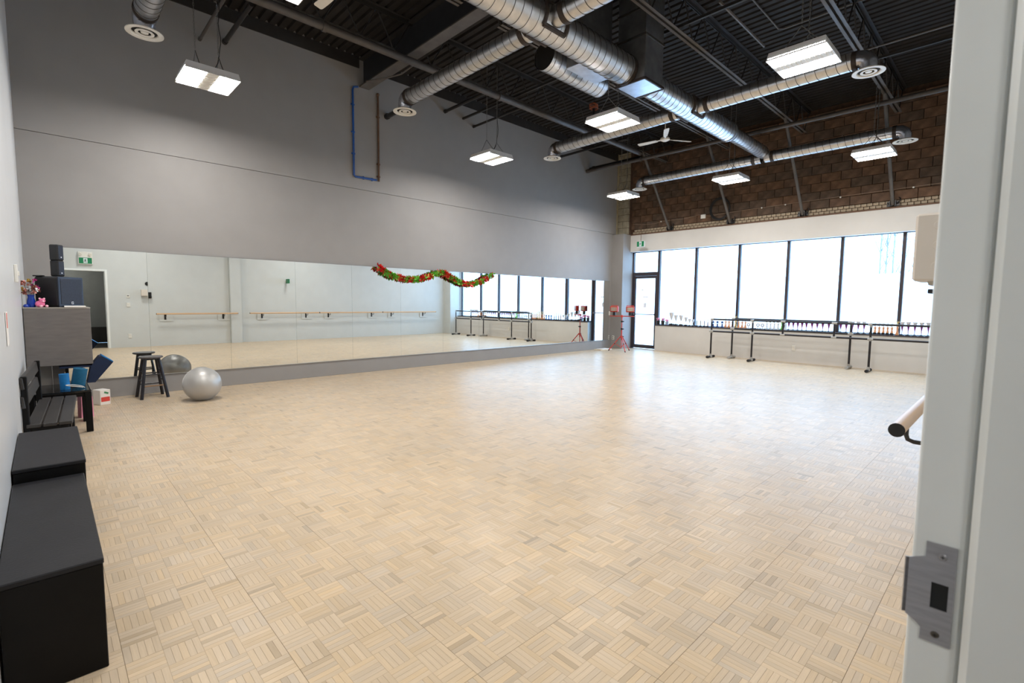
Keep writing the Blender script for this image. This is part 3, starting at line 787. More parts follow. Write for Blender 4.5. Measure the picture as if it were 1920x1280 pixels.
def diffuser(parent, c, R=.195):
    x, y, z = c
    q = MB(); q.lathe([(R * .66, .040), (R * .68, .010), (R * .74, .0), (R, .0), (R * 1.0, .008), (R * .7, .03)], 36, Matrix.Translation(c))
    d = obj('diffuser', q, PALE, parent); d['label'] = 'round pale diffuser'
    q = MB(); q.lathe([(R * .33, .006), (R * .36, .0), (R * .50, .0), (R * .51, .006), (R * .4, .03), (R * .33, .03)], 32, Matrix.Translation(c)); obj('cone_ring', q, PALE, d)
    q = MB(); q.lathe([(0.0005, .0), (R * .20, .004), (R * .22, .02), (.0005, .025)], 24, Matrix.Translation(c)); obj('centre_disc', q, PALE, d)
    q = MB(); q.cyl((x, y, z + .022), (x, y, z + .03), R * .67, n=28); obj('throat', q, mat('dark_throat', srgb(40, 38, 36), .9), d)
def branch(x, y0, y1, r, label, z=DZ_):
    """branch duct from the main (y0) out to y1, with elbow and diffuser at y1"""
    s = 1 if y1 > y0 else -1
    t = thing('branch_duct', label, 'duct', (x, 0, z), 0, 'branch ducts with round diffusers')
    duct_piece(t, (0, y0, 0), (0, y1 - s * .12, 0), r)
    collar(t, (0, y0 + s * .16, 0), (0, 1, 0), r); collar(t, (0, y1 - s * .14, 0), (0, 1, 0), r, .06)
    q = MB()
    q.tube([(0, y1 - s * .12, 0), (0, y1 - s * .05, -.008), (0, y1 - s * .005, -.04), (0, y1 + s * .02, -.09), (0, y1 + s * .025, -.165)], [r, r, r * .98, r * .92, r * .85], 24)
    obj('elbow', q, mat('bright_elbow_metal', srgb(190, 190, 196), .22, metal=.9, noise=.1), t)
    diffuser(t, (0, y1 + s * .025, -.205))
    return t
branch(1.05, 4.48, 7.62, .125, 'spiral branch duct ending above the first light at the upper left')
branch(4.63, 4.48, 7.52, .125, 'spiral branch duct passing beside the I-beam toward the grey wall')
branch(4.63, 4.12, .95, .125, 'spiral branch duct leaving the main duct at the top edge toward the doorway wall')
branch(8.43, 4.46, 7.52, .122, 'long spiral branch duct behind the middle light, toward the grey wall')
branch(8.43, 4.14, 1.72, .122, 'spiral branch duct passing behind the right-hand light')
branch(11.98, 4.34, 7.47, .118, 'spiral branch duct in front of the block wall, on its left half', 4.74)
branch(11.98, 4.26, 1.78, .118, 'spiral branch duct in front of the block wall, on its right half', 4.74)

# ------------------------------------------------------------------ hanging fluorescent fixtures
def chain_mesh(L):
    q = MB(); n = int(L / .036)
    for k in range(n):
        z = -k * .036
        pts = []
        for a in range(8):
            an = 2 * PI * a / 8
            u_, v_ = .0075 * math.cos(an), .024 * math.sin(an)
            pts.append((u_, 0, z + v_) if k % 2 else (0, u_, z + v_))
        q.tube(pts + [pts[0]], .0028, 4, False)
    return q
FZ = 4.2
fx = thing('hanging_light', 'x', 'light fixture', (1.66, 7.42, FZ), 0, 'hanging fluorescent fixtures')
q = MB()
a, c, h = .302, .284, .085
for sy in (-1, 1): q.add([(-a, sy * a, 0), (a, sy * a, 0), (c, sy * c, h), (-c, sy * c, h)], [(0, 1, 2, 3) if sy < 0 else (3, 2, 1, 0)])
for sx in (-1, 1): q.add([(sx * a, -a, 0), (sx * a, a, 0), (sx * c, c, h), (sx * c, -c, h)], [(0, 1, 2, 3) if sx > 0 else (3, 2, 1, 0)])
q.add([(-c, -c, h), (c, -c, h), (c, c, h), (-c, c, h)], [(0, 1, 2, 3)])
for sx in (-1, 1):
    q.span((sx * a - .004, -a, -.006), (sx * a + .004, a, .002)); q.span((-a, sx * a - .004, -.006), (a, sx * a + .004, .002))
obj('housing', q, FIXT, fx, smooth=False)
q = MB(); q.span((-.066, -.3, -.004), (.066, .3, .006))
for k in range(12): q.span((-.064, -.278 + k * .05, -.009), (.064, -.272 + k * .05, -.003))
obj('centre_channel', q, LOUV, fx, smooth=False)
for sx in (-1, 1):
    q = MB(); x_0, x_1 = sorted((sx * .066, sx * .3)); q.add([(x_0, -.3, .003), (x_1, -.3, .003), (x_1, .3, .003), (x_0, .3, .003)], [(3, 2, 1, 0)])
    obj('lit_panel', q, LIT, fx, smooth=False)
q = MB()
for sx in (-1, 1):
    for k in range(27):
        y = -.28 + k * .0215
        q.box((sx * (a - .0035), y, .014), (.003, .009, .008))
tag(obj('lit_perforation', q, LIT, fx, smooth=False), kind='stuff')
CH = chain_mesh(1.44)
chm = CH.mesh('chain', CHAIN)
leg = MB()
for sy in (-1, 1): leg.tube([(0, 0, .34), (0, sy * .12, .20), (0, sy * .23, h)], .005, 5)
legm = leg.mesh('chain_bridle', CHAIN)
for sx in (-.13, .13):
    link('chain', chm, fx, (sx, 0, 1.79)); link('chain_bridle', legm, fx, (sx, 0, 0))
q = MB(); q.tube([(.15 + .012 * math.sin(k * 1.3), .012 * math.cos(k * 1.1), 1.8 - k * .08) for k in range(19)] + [(.13, .03, .28), (.08, .06, .17), (.02, .05, h)], .005, 5)
obj('power_cord', q, CORD, fx)
q = MB(); q.tube([(.02 + .05 * math.cos(a), .03 * math.sin(a), h + .05 + .05 * math.sin(a)) for a in np.linspace(0, 2 * PI, 14)], .005, 5); obj('cord_loop', q, CORD, fx)
lights = [((1.66, 7.42), 'hanging fluorescent light on two chains nearest the left end of the grey wall'),
          ((6.47, 7.38), 'hanging fluorescent light nearest the middle of the grey wall, above the garland'),
          ((11.1, 7.42), 'hanging fluorescent light in the far corner in front of the block pier'),
          ((6.5, 4.58), 'hanging fluorescent light in the middle of the room, left of the ceiling fan'),
          ((11.3, 4.73), 'hanging fluorescent light in front of the block wall, below the end of the main duct'),
          ((6.42, 1.92), 'largest-looking hanging fluorescent light at the right, beside a round diffuser'),
          ((11.23, 2.09), 'hanging fluorescent light in front of the block wall at the right, below a diffuser'),
          ((1.57, 4.62), 'fluorescent light cut off by the top edge, left of the fan blade tip'),
          ((1.6, 1.95), 'hanging fluorescent light over the floor beside the doorway, nearest the camera')]
fx['label'] = lights[0][1]
for (x, y), lab in lights[1:]: dup(fx, (x, y, FZ), 0, lab)

# ------------------------------------------------------------------ ceiling fans
def fan(loc, rot, label):
    t = thing('ceiling_fan', label, 'ceiling fan', loc, rot, 'white ceiling fans')
    q = MB(); q.cyl((0, 0, .05), (0, 0, .96), .012, n=8); q.lathe([(.0, .10), (.045, .09), (.03, .18), (.012, .2)], 16); obj('down_rod', q, PALE, t)
    q = MB(); q.lathe([(.001, -.045), (.05, -.04), (.10, -.015), (.105, .01), (.08, .045), (.03, .06), (.001, .062)], 24); obj('motor', q, PALE, t)
    m = MB()
    n = 9; top = []; bot = []
    out = [(.19, .04), (.30, .046), (.45, .054), (.60, .056), (.635, .052), (.65, .036)]
    pts = [(x, -w_) for x, w_ in out] + [(x, w_) for x, w_ in out[::-1]]
    m.prism(pts, 2, -.004, .004)
    mesh = m.mesh('blade', PALE)
    ir = MB(); ir.span((.09, -.018, -.004), (.22, .018, .004)); irm = ir.mesh('blade_iron', PALE)
    for k in range(3):
        bl = link('blade', mesh, t, (0, 0, 0), (.20, -.02, 2 * PI * k / 3)); link('blade_iron', irm, bl)
    return t
fan((10.0, 5.66, 5.0), math.radians(-28), 'white three-blade ceiling fan hanging behind the middle light')
fan((2.70, 5.68, 5.05), math.radians(95), 'ceiling fan above the top edge, only a pale blade tip showing')

# ------------------------------------------------------------------ left side: boxes, bench, table, cabinet and what stands on them
def storage_box(name, label, a, c, m):
    t = thing(name, label, 'storage box', ((a[0] + c[0]) / 2, (a[1] + c[1]) / 2, 0))
    sx, sy, sz = c[0] - a[0], c[1] - a[1], c[2]
    q = MB(); q.box((0, 0, (sz - .022) / 2), (sx - .006, sy - .006, sz - .022), .003); obj('body', q, BLACKPAINT, t)
    q = MB(); q.box((0, 0, sz - .012), (sx, sy, .022), .004); obj('lid', q, m, t)
    return t
storage_box('storage_box', 'long black painted wooden box at the very front left', (-.166, 2.352, 0), (.118, 3.61, .437), BLACKTOP)
storage_box('storage_box', 'black wooden box behind the front one, slightly taller, next to the bench', (-.166, 3.625, 0), (.13, 4.62, .508), BLACKTOP)

t = thing('slatted_bench', 'dark slatted wooden bench with a two-slat back against the left wall', 'bench', (.015, 6.02, 0), math.radians(-3.0))
for k in range(3):
    q = MB(); q.box((-.085 + k * .094, 0, .405), (.086, 1.38, .03), .006); obj('seat_slat', q, BENCHTOP, t)
for z in (.595, .745):
    q = MB(); q.box((-.135, 0, z), (.028, 1.38, .10), .008, (0, -.10, 0)); obj('back_slat', q, BENCHTOP, t)
for y in (-.66, .62):
    q = MB(); q.box((-.125, y, .40), (.04, .05, .80), .005); obj('rear_leg', q, BLACKPAINT, t)
    q = MB(); q.box((.10, y, .195), (.045, .05, .39), .005); obj('front_leg', q, BLACKPAINT, t)
    q = MB(); q.box((-.01, y, .37), (.24, .03, .05), .004); obj('cross_rail', q, BLACKPAINT, t)
q = MB(); q.box((.125, 0, .365), (.02, 1.3, .05), .004); obj('front_rail', q, BLACKPAINT, t)

t = thing('side_table', 'low black table with a glossy top under the grey cabinet', 'table', (.075, 7.1, 0))
q = MB(); q.box((0, 0, .438), (.49, .66, .022), .004); obj('table_top', q, LACQUER, t)
for sx in (-1, 1):
    for sy in (-1, 1):
        q = MB(); q.box((sx * .217, sy * .30, .214), (.056, .056, .427), .004); obj('leg', q, BLACKPAINT, t)
for sy in (-1, 1):
    q = MB(); q.box((0, sy * .305, .405), (.38, .025, .044), .003); obj('apron', q, BLACKPAINT, t)

t = thing('media_cabinet', 'grey laminate cabinet on a narrow pedestal holding the loudspeakers', 'cabinet', (.105, 7.6, 0))
q = MB(); q.box((0, 0, .985), (.54, .58, .63), .003); obj('body', q, GREYLAM, t)
q = MB(); q.box((0, 0, 1.304), (.546, .59, .014), .003); obj('top_board', q, GREYEDGE, t)
q = MB(); q.box((-.02, .06, .335), (.10, .3, .67), .003); obj('pedestal', q, GREYLAM, t)
q = MB(); q.box((-.14, .10, .335), (.13, .28, .67), .003); obj('pedestal_panel', q, GREYEDGE, t)

CT = 1.311
t = thing('loudspeaker', 'large dark loudspeaker turned sideways on the grey cabinet', 'loudspeaker', (.128, 7.55, CT), math.radians(45))
q = MB(); q.box((0, 0, .17), (.30, .276, .34), .02); obj('cabinet', q, SPKBLACK, t)
q = MB(); q.box((0, -.14, .17), (.305, .012, .335), .012); fr_ = obj('bezel', q, SPKTRIM, t)
q = MB(); q.box((0, -.147, .175), (.262, .008, .285), .006); obj('grille', q, SPKGRILL, t)
q = MB(); q.box((.0, -.1525, .048), (.026, .004, .028), .003); lg = obj('badge', q, SILVER, t); lg['label'] = 'small square silver badge'
q = MB(); q.box((0, -.1555, .052), (.012, .003, .010)); q.box((-.003, -.1555, .042), (.005, .003, .010)); obj('badge_print', q, SPKBLACK, lg, smooth=False)
q = MB(); q.box((-.12, .1, .345), (.05, .1, .014), .005); obj('carry_handle', q, SPKBLACK, t)
for k, (lab) in enumerate(('small black cube speaker standing on the large loudspeaker', 'small black cube speaker on top of its twin, highest on the cabinet')):
    t = thing('cube_speaker', lab, 'loudspeaker', (.128, 7.52, CT + .345 + k * .176), math.radians(45 + 4 * k), 'stacked cube speakers')
    q = MB(); q.box((0, 0, .087), (.084, .096, .1755), .010); obj('shell', q, SPKBLACK, t)
    q = MB(); q.box((0, -.045, .087), (.066, .008, .15), .006); obj('grille', q, SPKGRILL, t)
    q = MB(); q.cyl((0, -.051, .036), (0, -.0485, .036), .007, n=12); obj('badge', q, SILVER, t)
q = MB(); q.box((.25, 7.345, CT + .009), (.18, .10, .018), .003)
tag(obj('paper_stack', q, PAPER), 'flat white stack of paper in front of the large loudspeaker', 'papers')
# vase with foil flowers
t = thing('flower_vase', 'cobalt vase of glittering pink and bronze foil flowers on the cabinet', 'vase', (-.098, 7.385, CT))
q = MB(); q.lathe([(.001, .0), (.03, 0), (.038, .02), (.034, .07), (.024, .11), (.03, .135)], 18); obj('vase', q, COBALT, t)
heads = []
for k in range(26):
    a = random.uniform(0, 6.28); r_ = .085 * math.sqrt(random.random()); heads.append((r_ * math.cos(a) + .01, r_ * math.sin(a) * .7, random.uniform(.17, .30) - r_ * .3))
q = MB()
for h_ in heads: q.tube([(0, 0, .08), (h_[0] * .4, h_[1] * .4, .14), h_], .0022, 4)
obj('stems', q, mat('pale_stem', srgb(170, 170, 168), .5), t)
for mm, sel, nm_ in ((ROSEFOIL, (0, 1, 2), 'bronze_blossoms'), (PINKFOIL, (3,), 'magenta_blossoms'), (GOLDFOIL, (4,), 'gold_blossoms'), (SILVER, (5,), 'silver_blossoms')):
    q = MB()
    for k, h_ in enumerate(heads):
        if k % 6 not in sel: continue
        for p_ in range(9):
            e = Euler((random.uniform(0, 6), random.uniform(0, 6), random.uniform(0, 6))).to_matrix().to_4x4()
            q.add([(0, -.006, 0), (.022, -.008, .004), (.026, 0, .006), (.022, .008, .004), (0, .006, 0)], [(0, 1, 2, 3, 4)], Matrix.Translation(h_) @ e)
    tag(obj(nm_, q, mm, t, smooth=False), kind='stuff')
t = thing('plush_toy', 'pink plush toy sitting beside the vase', 'toy', (-.030, 7.347, CT), math.radians(20))
q = MB(); q.sphere((0, 0, .036), .038, 18, 12, None, (1.05, 1, .95)); q.sphere((.012, -.02, .070), .026, 16, 10); obj('body', q, PINKPLUSH, t)
for s in (-1, 1):
    q = MB(); q.sphere((.012 + s * .019, -.016, .094), .010, 10, 8, None, (1, .6, 1)); obj('ear', q, PALEPINK, t)
    q = MB(); q.sphere((.02 + s * .024, -.032, .014), .014, 10, 8); obj('paw', q, PALEPINK, t)
q = MB(); q.sphere((.012, -.045, .066), .009, 10, 8); obj('snout', q, PALEPINK, t)
for s in (-1, 1):
    q = MB(); q.sphere((.012 + s * .010, -.043, .076), .003, 8, 6); obj('eye', q, BLACKPLASTIC, t)
q = MB(); q.lathe([(.001, 0), (.02, 0), (.026, .012), (.02, .028), (.01, .034), (.001, .034)], 16, Matrix.Translation((-.136, 7.335, CT)))
tag(obj('blue_ornament', q, COBALT), 'small round blue ornament left of the pink plush toy', 'ornament')

# mats and things on and around the table
TT = .4492
def roll(name, label, loc, rot, R, h, turns, m, group=None):
    q = MB(); n = int(turns * 22); th = R / (turns + 1.0) * .80
    inner = []; outer = []
    for k in range(n + 1):
        a = 2 * PI * turns * k / n; r_ = R * (.18 + .82 * k / n)
        inner.append(((r_ - th) * math.cos(a), (r_ - th) * math.sin(a))); outer.append((r_ * math.cos(a), r_ * math.sin(a)))
    vs = []
    for z in (0, h):
        for (a_, c_) in zip(inner, outer): vs += [(a_[0], a_[1], z), (c_[0], c_[1], z)]
    B = 2 * (n + 1); fs = []
    for k in range(n):
        i0, o0, i1, o1 = 2 * k, 2 * k + 1, 2 * k + 2, 2 * k + 3
        fs += [(i0, i1, o1, o0), (B + i0, B + o0, B + o1, B + i1), (o0, o1, B + o1, B + o0), (i1, i0, B + i0, B + i1)]
    fs += [(0, 1, B + 1, B), (2 * n, B + 2 * n, B + 2 * n + 1, 2 * n + 1)]
    q.add(vs, fs)
    return tag(obj(name, q, m, None, loc, rot), label, 'exercise mat', group)
roll('rolled_mat', 'small bright blue foam roll standing on the black table', (.118, 6.98, TT), (0, -.05, .8), .046, .165, 3, SKYBLUE)
roll('rolled_mat', 'teal rolled mat leaning with its open end up, on the black table', (.225, 7.17, TT + .012), (.10, .16, 0), .066, .185, 3, TEAL)
q = MB()
q.prism([(.315, .452), (.385, .452), (.552, .672), (.450, .752), (.432, .748), (.36, .652), (.352, .630)], 1, 7.32, 7.52)
q.prism([(.09, .632), (.352, .630), (.36, .652), (.09, .655)], 1, 7.33, 7.50)
tag(obj('folded_mat', q, NAVY), 'navy folded mat sticking out to the right from under the cabinet', 'exercise mat')
q = MB(); q.prism([(.45, .754), (.552, .674), (.556, .68), (.456, .762)], 1, 7.318, 7.524)  # bright blue layer stands for light falling on the mat's top face
tag(obj('lit_mat_top', q, SKYBLUE, smooth=False), 'bright blue layer painted as light along the top of the navy folded mat', 'exercise mat')
q = MB(); q.tube([(.20 + .075 * math.cos(a), 6.9 + .06 * math.sin(a), TT + .006 + .045 * max(0, math.sin(a * .5))) for a in np.linspace(.2, 5.6, 24)], .004, 5)
tag(obj('white_cable', q, PLASTICW), 'loop of white cable lying in front of the teal mat on the black table', 'cable')
q = MB(); q.box((0, 0, .10), (.12, .16, .20), .004)
ct = thing('carton', 'white carton with red print on the floor between the table and the mirror', 'carton', (.50, 8.45, 0), math.radians(24)); obj('box', q, PAPER, ct)
q = MB(); q.box((0, -.081, .075), (.10, .002, .06)); obj('red_print', q, REDPRINT, ct, smooth=False)
q = MB(); q.box((.012, -.081, .16), (.05, .002, .022), 0, (0, .4, 0)); obj('green_print', q, GREENPRINT, ct, smooth=False)
q = MB(); q.prism([(-.06, 0), (.06, 0), (.055, .24), (.02, .29), (-.03, .285), (-.055, .24)], 1, -.05, .05)
bg_ = tag(obj('paper_bag', q, PINKPRINT, None, (.30, 7.68, 0), (0, 0, .3)), 'pink and white paper bag on the floor behind the table leg', 'bag')
q = MB(); q.box((.0, -.051, .2), (.09, .002, .09)); obj('white_print', q, PAPER, bg_, smooth=False)

# left wall plates
q = MB(); q.box((XL + .012, 5.93, 1.62), (.022, .08, .15), .004); sw = tag(obj('wall_plate', q, PLASTICW), 'narrow white plate on the left wall above the bench', 'wall plate')
q = MB(); q.box((XL + .026, 5.93, 1.62), (.012, .02, .04), .003); obj('toggle', q, PLASTICW, sw)
q = MB(); q.box((XL + .004, 4.2, 1.23), (.004, .15, .20)); nt_ = tag(obj('notice_sheet', q, PAPER, smooth=False), 'white notice sheet taped to the left wall near the front boxes', 'notice')
q = MB(); q.box((XL + .007, 4.16, 1.28), (.002, .03, .09)); obj('red_print', q, REDPRINT, nt_, smooth=False)

# ------------------------------------------------------------------ stool and ball
t = thing('bar_stool', 'scuffed black wooden stool standing in front of the mirror', 'stool', (1.07, 8.615, 0), math.radians(4))
q = MB(); q.lathe([(.001, .565), (.125, .565), (.145, .572), (.148, .585), (.14, .594), (.001, .594)], 32); obj('seat', q, STOOLTOP, t)
q = MB(); q.lathe([(.118, .567), (.118, .545), (.001, .545)], 4, Matrix.Rotation(PI / 4, 4, 'Z')); obj('seat_block', q, STOOLM, t)
for sx in (-1, 1):
    for sy in (-1, 1):
        q = MB(); q.tube([(sx * .078, sy * .078, .566), (sx * .155, sy * .155, 0.0)], [.020, .021], 10); obj('leg', q, STOOLM, t)
for z, ax in ((.18, 0), (.25, 1), (.34, 0), (.38, 1)):
    e = .078 + (.566 - z) / .566 * .077
    for s in (-1, 1):
        q = MB(); q.cyl((-e, s * e, z) if ax == 0 else (s * e, -e, z), (e, s * e, z) if ax == 0 else (s * e, e, z), .0095, n=8)
        obj('rung', q, RAWWOOD if (z == .18 and s == -1) else STOOLM, t)
q = MB()
n = 26; prof = []
for k in range(n + 1):
    th = -PI / 2 + PI * k / n
    prof.append((max(.0008, .238 * math.cos(th)), .226 + .234 * math.sin(th)))
prof = [(r_, max(0, z)) for r_, z in prof]
q.lathe(prof, 48, Matrix.Identity(4))
for v in range(len(q.v)):
    x, y, z = q.v[v]
t = thing('exercise_ball', 'silver grey exercise ball on the floor in front of the mirror', 'exercise ball', (1.56, 7.93, 0))
obj('ball', q, BALLM, t, rot=None)
q = MB()
for k in range(-13, 14):
    zc = k * .0085; rr = math.sqrt(max(.001, .2385 ** 2 - zc ** 2))
    q.tube([(rr * math.cos(a), rr * math.sin(a), zc) for a in np.linspace(0, 2 * PI, 40)], .0011, 4, False)
gr = obj('ribs', q, BALLM, t, (0, 0, .228), (1.0, .35, .4)); gr.scale = (1.0, 1.0, 1.0)
tag(gr, kind='stuff')

# ------------------------------------------------------------------ barres
def tfoot(t, y, m, fit):
    q = MB(); q.cyl((-.17, y, .034), (.17, y, .034), .021, n=10); f = obj('foot', q, m, t)
    for s in (-1, 1):
        q = MB(); q.cyl((s * .13, y, .0325), (s * .21, y, .0325), .032, n=10); obj('foot_cap', q, RUBBER if m is BARREPIPE else GREYFIT, f)
    q = MB(); q.cyl((0, y, .03), (0, y, .11), .029, n=10); q.cyl((-.05, y, .036), (.05, y, .036), .03, n=10); obj('foot_tee', q, fit, f)
def portable_barre(label, X, posts, shorts, zt, zl, m, ends):
    t = thing('portable_barre', label, 'ballet barre', (X, 0, 0), 0, 'portable barres below the windows')
    y0, y1 = min(posts), max(posts)
    for nm_, z in (('upper_rail', zt), ('lower_rail', zl)):
        q = MB(); q.cyl((0, y0, z), (0, y1, z), .0215, n=12); obj(nm_, q, BARREPIPE, t)
    for y in posts:
        q = MB(); q.cyl((0, y, .06), (0, y, zt), .0215, n=12); obj('post', q, BARREPIPE, t); tfoot(t, y, m, GREYFIT)
        q = MB(); q.cyl((0, y, zl - .04), (0, y, zl + .04), .029, n=10); q.cyl((0, y - .05, zl), (0, y + .05, zl), .028, n=10); obj('lower_fitting', q, GREYFIT, t)
        q = MB(); q.sphere((0, y, zt), .032, 10, 8); q.cyl((0, y, zt - .06), (0, y, zt), .028, n=10); a_ = .06 if y == y0 else (-.06 if y == y1 else .05)
        q.cyl((0, y, zt), (0, y + a_, zt), .028, n=10); obj('upper_fitting', q, GREYFIT, t)
    for y in shorts:
        q = MB(); q.cyl((0, y, zl), (0, y, zt), .0215, n=12); obj('short_upright', q, BARREPIPE, t)
        for z in (zl, zt):
            q = MB(); q.cyl((0, y - .05, z), (0, y + .05, z), .029, n=10); obj('tee_fitting', q, GREYFIT, t)
portable_barre('longest black pipe barre, front one of the two below the windows', 12.72, (1.185, 2.21, 4.62, 5.655), (2.88, 3.93), 1.02, .705, BARREPIPE, 1)
portable_barre('shorter black pipe barre with grey feet behind the long one', 13.02, (2.63, 5.23), (), 1.045, .785, GREYFIT, 1)

def wall_barre(xa, xb, br, label):
    t = thing('wall_barre', label, 'ballet barre', (0, .292, .965), 0, 'wooden barres along the white wall')
    q = MB(); q.cyl((xa + .004, 0, 0), (xb - .004, 0, 0), .0245, n=18); obj('rail', q, BARREWOOD, t)
    for e in (xa, xb):
        q = MB(); q.cyl((e, 0, 0), (e + (.006 if e == xa else -.006), 0, 0), .0255, n=18); obj('end_cap', q, RUBBER, t)
    for x in br:
        q = MB(); q.tube([(x, 0, -.02), (x, 0, -.06), (x, -.006, -.078), (x, -.025, -.085), (x, -.19, -.085)], .0085, 8); b_ = obj('bracket', q, BLACKPIPE, t)
        q = MB(); q.box((x, -.188, -.10), (.05, .012, .16), .003); obj('bracket_plate', q, BLACKPLASTIC, b_)
        q = MB(); q.box((x + .03, -.1965, -.10), (.36, .009, .26), .002); obj('backing_board', q, WALLWHITE, b_)
wall_barre(2.24, 4.45, (2.48, 4.02), 'wooden barre on the white wall nearest the doorway, its black end cap showing')
wall_barre(4.80, 7.14, (5.22, 6.73), 'wooden wall barre right after the white wall pilaster')
wall_barre(7.16, 9.66, (7.55, 9.29), 'middle wooden wall barre seen only in the mirror')
wall_barre(9.68, 12.25, (10.16, 11.70), 'wooden wall barre nearest the windows, seen in the mirror')

# things on the front wall beside the doorway
W0 = YF
t = thing('wall_box', 'cream enamelled electrical box with three round knockouts beside the door frame', 'electrical box', (1.815, W0, 1.58))
q = MB(); q.box((0, .072, 0), (.15, .142, .182), .006); obj('enclosure', q, CREAMBOX, t)
q = MB(); q.prism([(-.07, -.088), (.07, -.088), (.05, -.102), (-.04, -.102)], 1, .02, .11); obj('bottom_plate', q, GREYFIT, t, smooth=False)
for z in (-.052, .003, .057):
    q = MB(); q.cyl((-.0742, .092, z), (-.0765, .092, z), .0125, .0115, 20); k_ = obj('knockout', q, CREAMBOX, t)
t = thing('intercom_panel', 'pair of black panels with a thin shelf on the white wall beside the cream box', 'wall panel', (2.07, W0, 1.51))
for s in (-1, 1):
    q = MB(); q.box((s * .052, .016, 0), (.098, .03, .18), .004); obj('panel', q, BLACKPLASTIC, t)
q = MB(); q.box((0, .066, -.044), (.2, .13, .014), .002); obj('shelf', q, BLACKPLASTIC, t)
for nm_, x, z, sz, lab, cat_ in (('thermostat', 1.44, 1.477, (.075, .10), 'small white thermostat between the doorway and the cream box', 'thermostat'), ('light_switch', 1.44, 1.231, (.085, .12), 'white light switch below the thermostat', 'light switch'), ('wall_outlet', 1.44, .333, (.085, .125), 'white outlet low on the white wall beside the doorway', 'outlet')):
    t = thing(nm_, lab, cat_, (x, W0, z))
    q = MB(); q.box((0, .010, 0), (sz[0], .02, sz[1]), .004); obj('plate', q, PLASTICW, t)
    q = MB(); q.box((0, .022, .012 if nm_ != 'wall_outlet' else .022), (sz[0] * .5, .006, sz[1] * .3), .002); obj('screen' if nm_ == 'thermostat' else 'rocker', q, GREYPRINT if nm_ == 'thermostat' else PALE, t)
q = MB(); q.cyl((1.90, W0, 1.845), (1.90, W0 + .02, 1.845), .055, n=20); tag(obj('wall_hook', q, BLACKPLASTIC), 'round black disc on the white wall above the black panels', 'hook')
def running_man(mb, s, P):
    """little escaping figure: head, body, limbs, on plane mapping P(u, v)"""
    mb.cyl(P(.05 * s, .34 * s, 0), P(.05 * s, .34 * s, 1), .075 * s, n=10)
    def limb(pts, r_):
        for a_, c_ in zip(pts[:-1], pts[1:]):
            d = Vector((c_[0] - a_[0], c_[1] - a_[1])); n_ = Vector((-d.y, d.x)).normalized() * r_ * s
            qd = [(a_[0] * s + n_.x, a_[1] * s + n_.y), (a_[0] * s - n_.x, a_[1] * s - n_.y), (c_[0] * s - n_.x, c_[1] * s - n_.y), (c_[0] * s + n_.x, c_[1] * s + n_.y)]
            mb.add([P(*v, 1) for v in qd], [(0, 1, 2, 3)]); mb.add([P(*v, 1) for v in qd], [(3, 2, 1, 0)])
    limb([(.0, .24), (-.05, -.05)], .075); limb([(-.05, -.05), (.12, -.16), (.10, -.40)], .05); limb([(-.05, -.05), (-.15, -.22), (-.32, -.25)], .05)
    limb([(.0, .22), (.16, .10), (.28, .16)], .04); limb([(-.01, .22), (-.2, .16), (-.22, .02)], .04)
t = thing('exit_light', 'green running-man exit sign with emergency lamps above the doorway', 'exit sign', (.56, W0, 2.50))
q = MB(); q.box((0, .035, 0), (.30, .07, .34), .006); obj('case', q, PLASTICW, t)
q = MB(); q.box((0, .0715, -.07), (.27, .004, .16)); gp = obj('green_panel', q, GREENSIGN, t, smooth=False)
q = MB(); q.box((0, .0745, -.07), (.085, .003, .13)); obj('pictogram_panel', q, SIGNWHITE, gp, smooth=False)
q = MB(); running_man(q, .12, lambda u, v, k: (u, .0763 + .0006 * k, -.07 + v)); obj('running_figure', q, SIGNBLUE, gp, smooth=False)
for s in (-1, 1):
    q = MB(); q.cyl((s * .10, .07, .11), (s * .10, .12, .09), .032, n=14); obj('lamp_head', q, PALE, t)
t = thing('exit_sign', 'green running-man exit sign hanging on a rod near the glass door', 'exit sign', (12.98, 8.02, 3.10), math.radians(-90))
q = MB(); q.box((0, 0, .085), (.25, .05, .17), .004); obj('case', q, PLASTICW, t)
q = MB(); q.box((0, -.0265, .085), (.235, .004, .152)); gp = obj('green_panel', q, GREENSIGN, t, smooth=False)
q = MB(); q.box((0, -.0295, .085), (.08, .003, .13)); obj('pictogram_panel', q, SIGNWHITE, gp, smooth=False)
q = MB(); running_man(q, .12, lambda u, v, k: (u, -.0313 - .0006 * k, .085 + v)); obj('running_figure', q, SIGNBLUE, gp, smooth=False)
q = MB(); q.cyl((0, 0, .17), (0, 0, 2.9), .008, n=6); obj('hanging_rod', q, RUSTPIPE, t)
t = thing('exit_sign', 'small green exit sign projecting from the white wall, seen edge-on in the mirror', 'exit sign', (6.05, W0, 2.06), 0)
q = MB(); q.box((0, .15, 0), (.04, .26, .15), .004); obj('case', q, GREENSIGN, t)
q = MB(); q.cyl((0, 0, 0), (0, .03, 0), .03, n=12); obj('mount', q, PLASTICW, t)

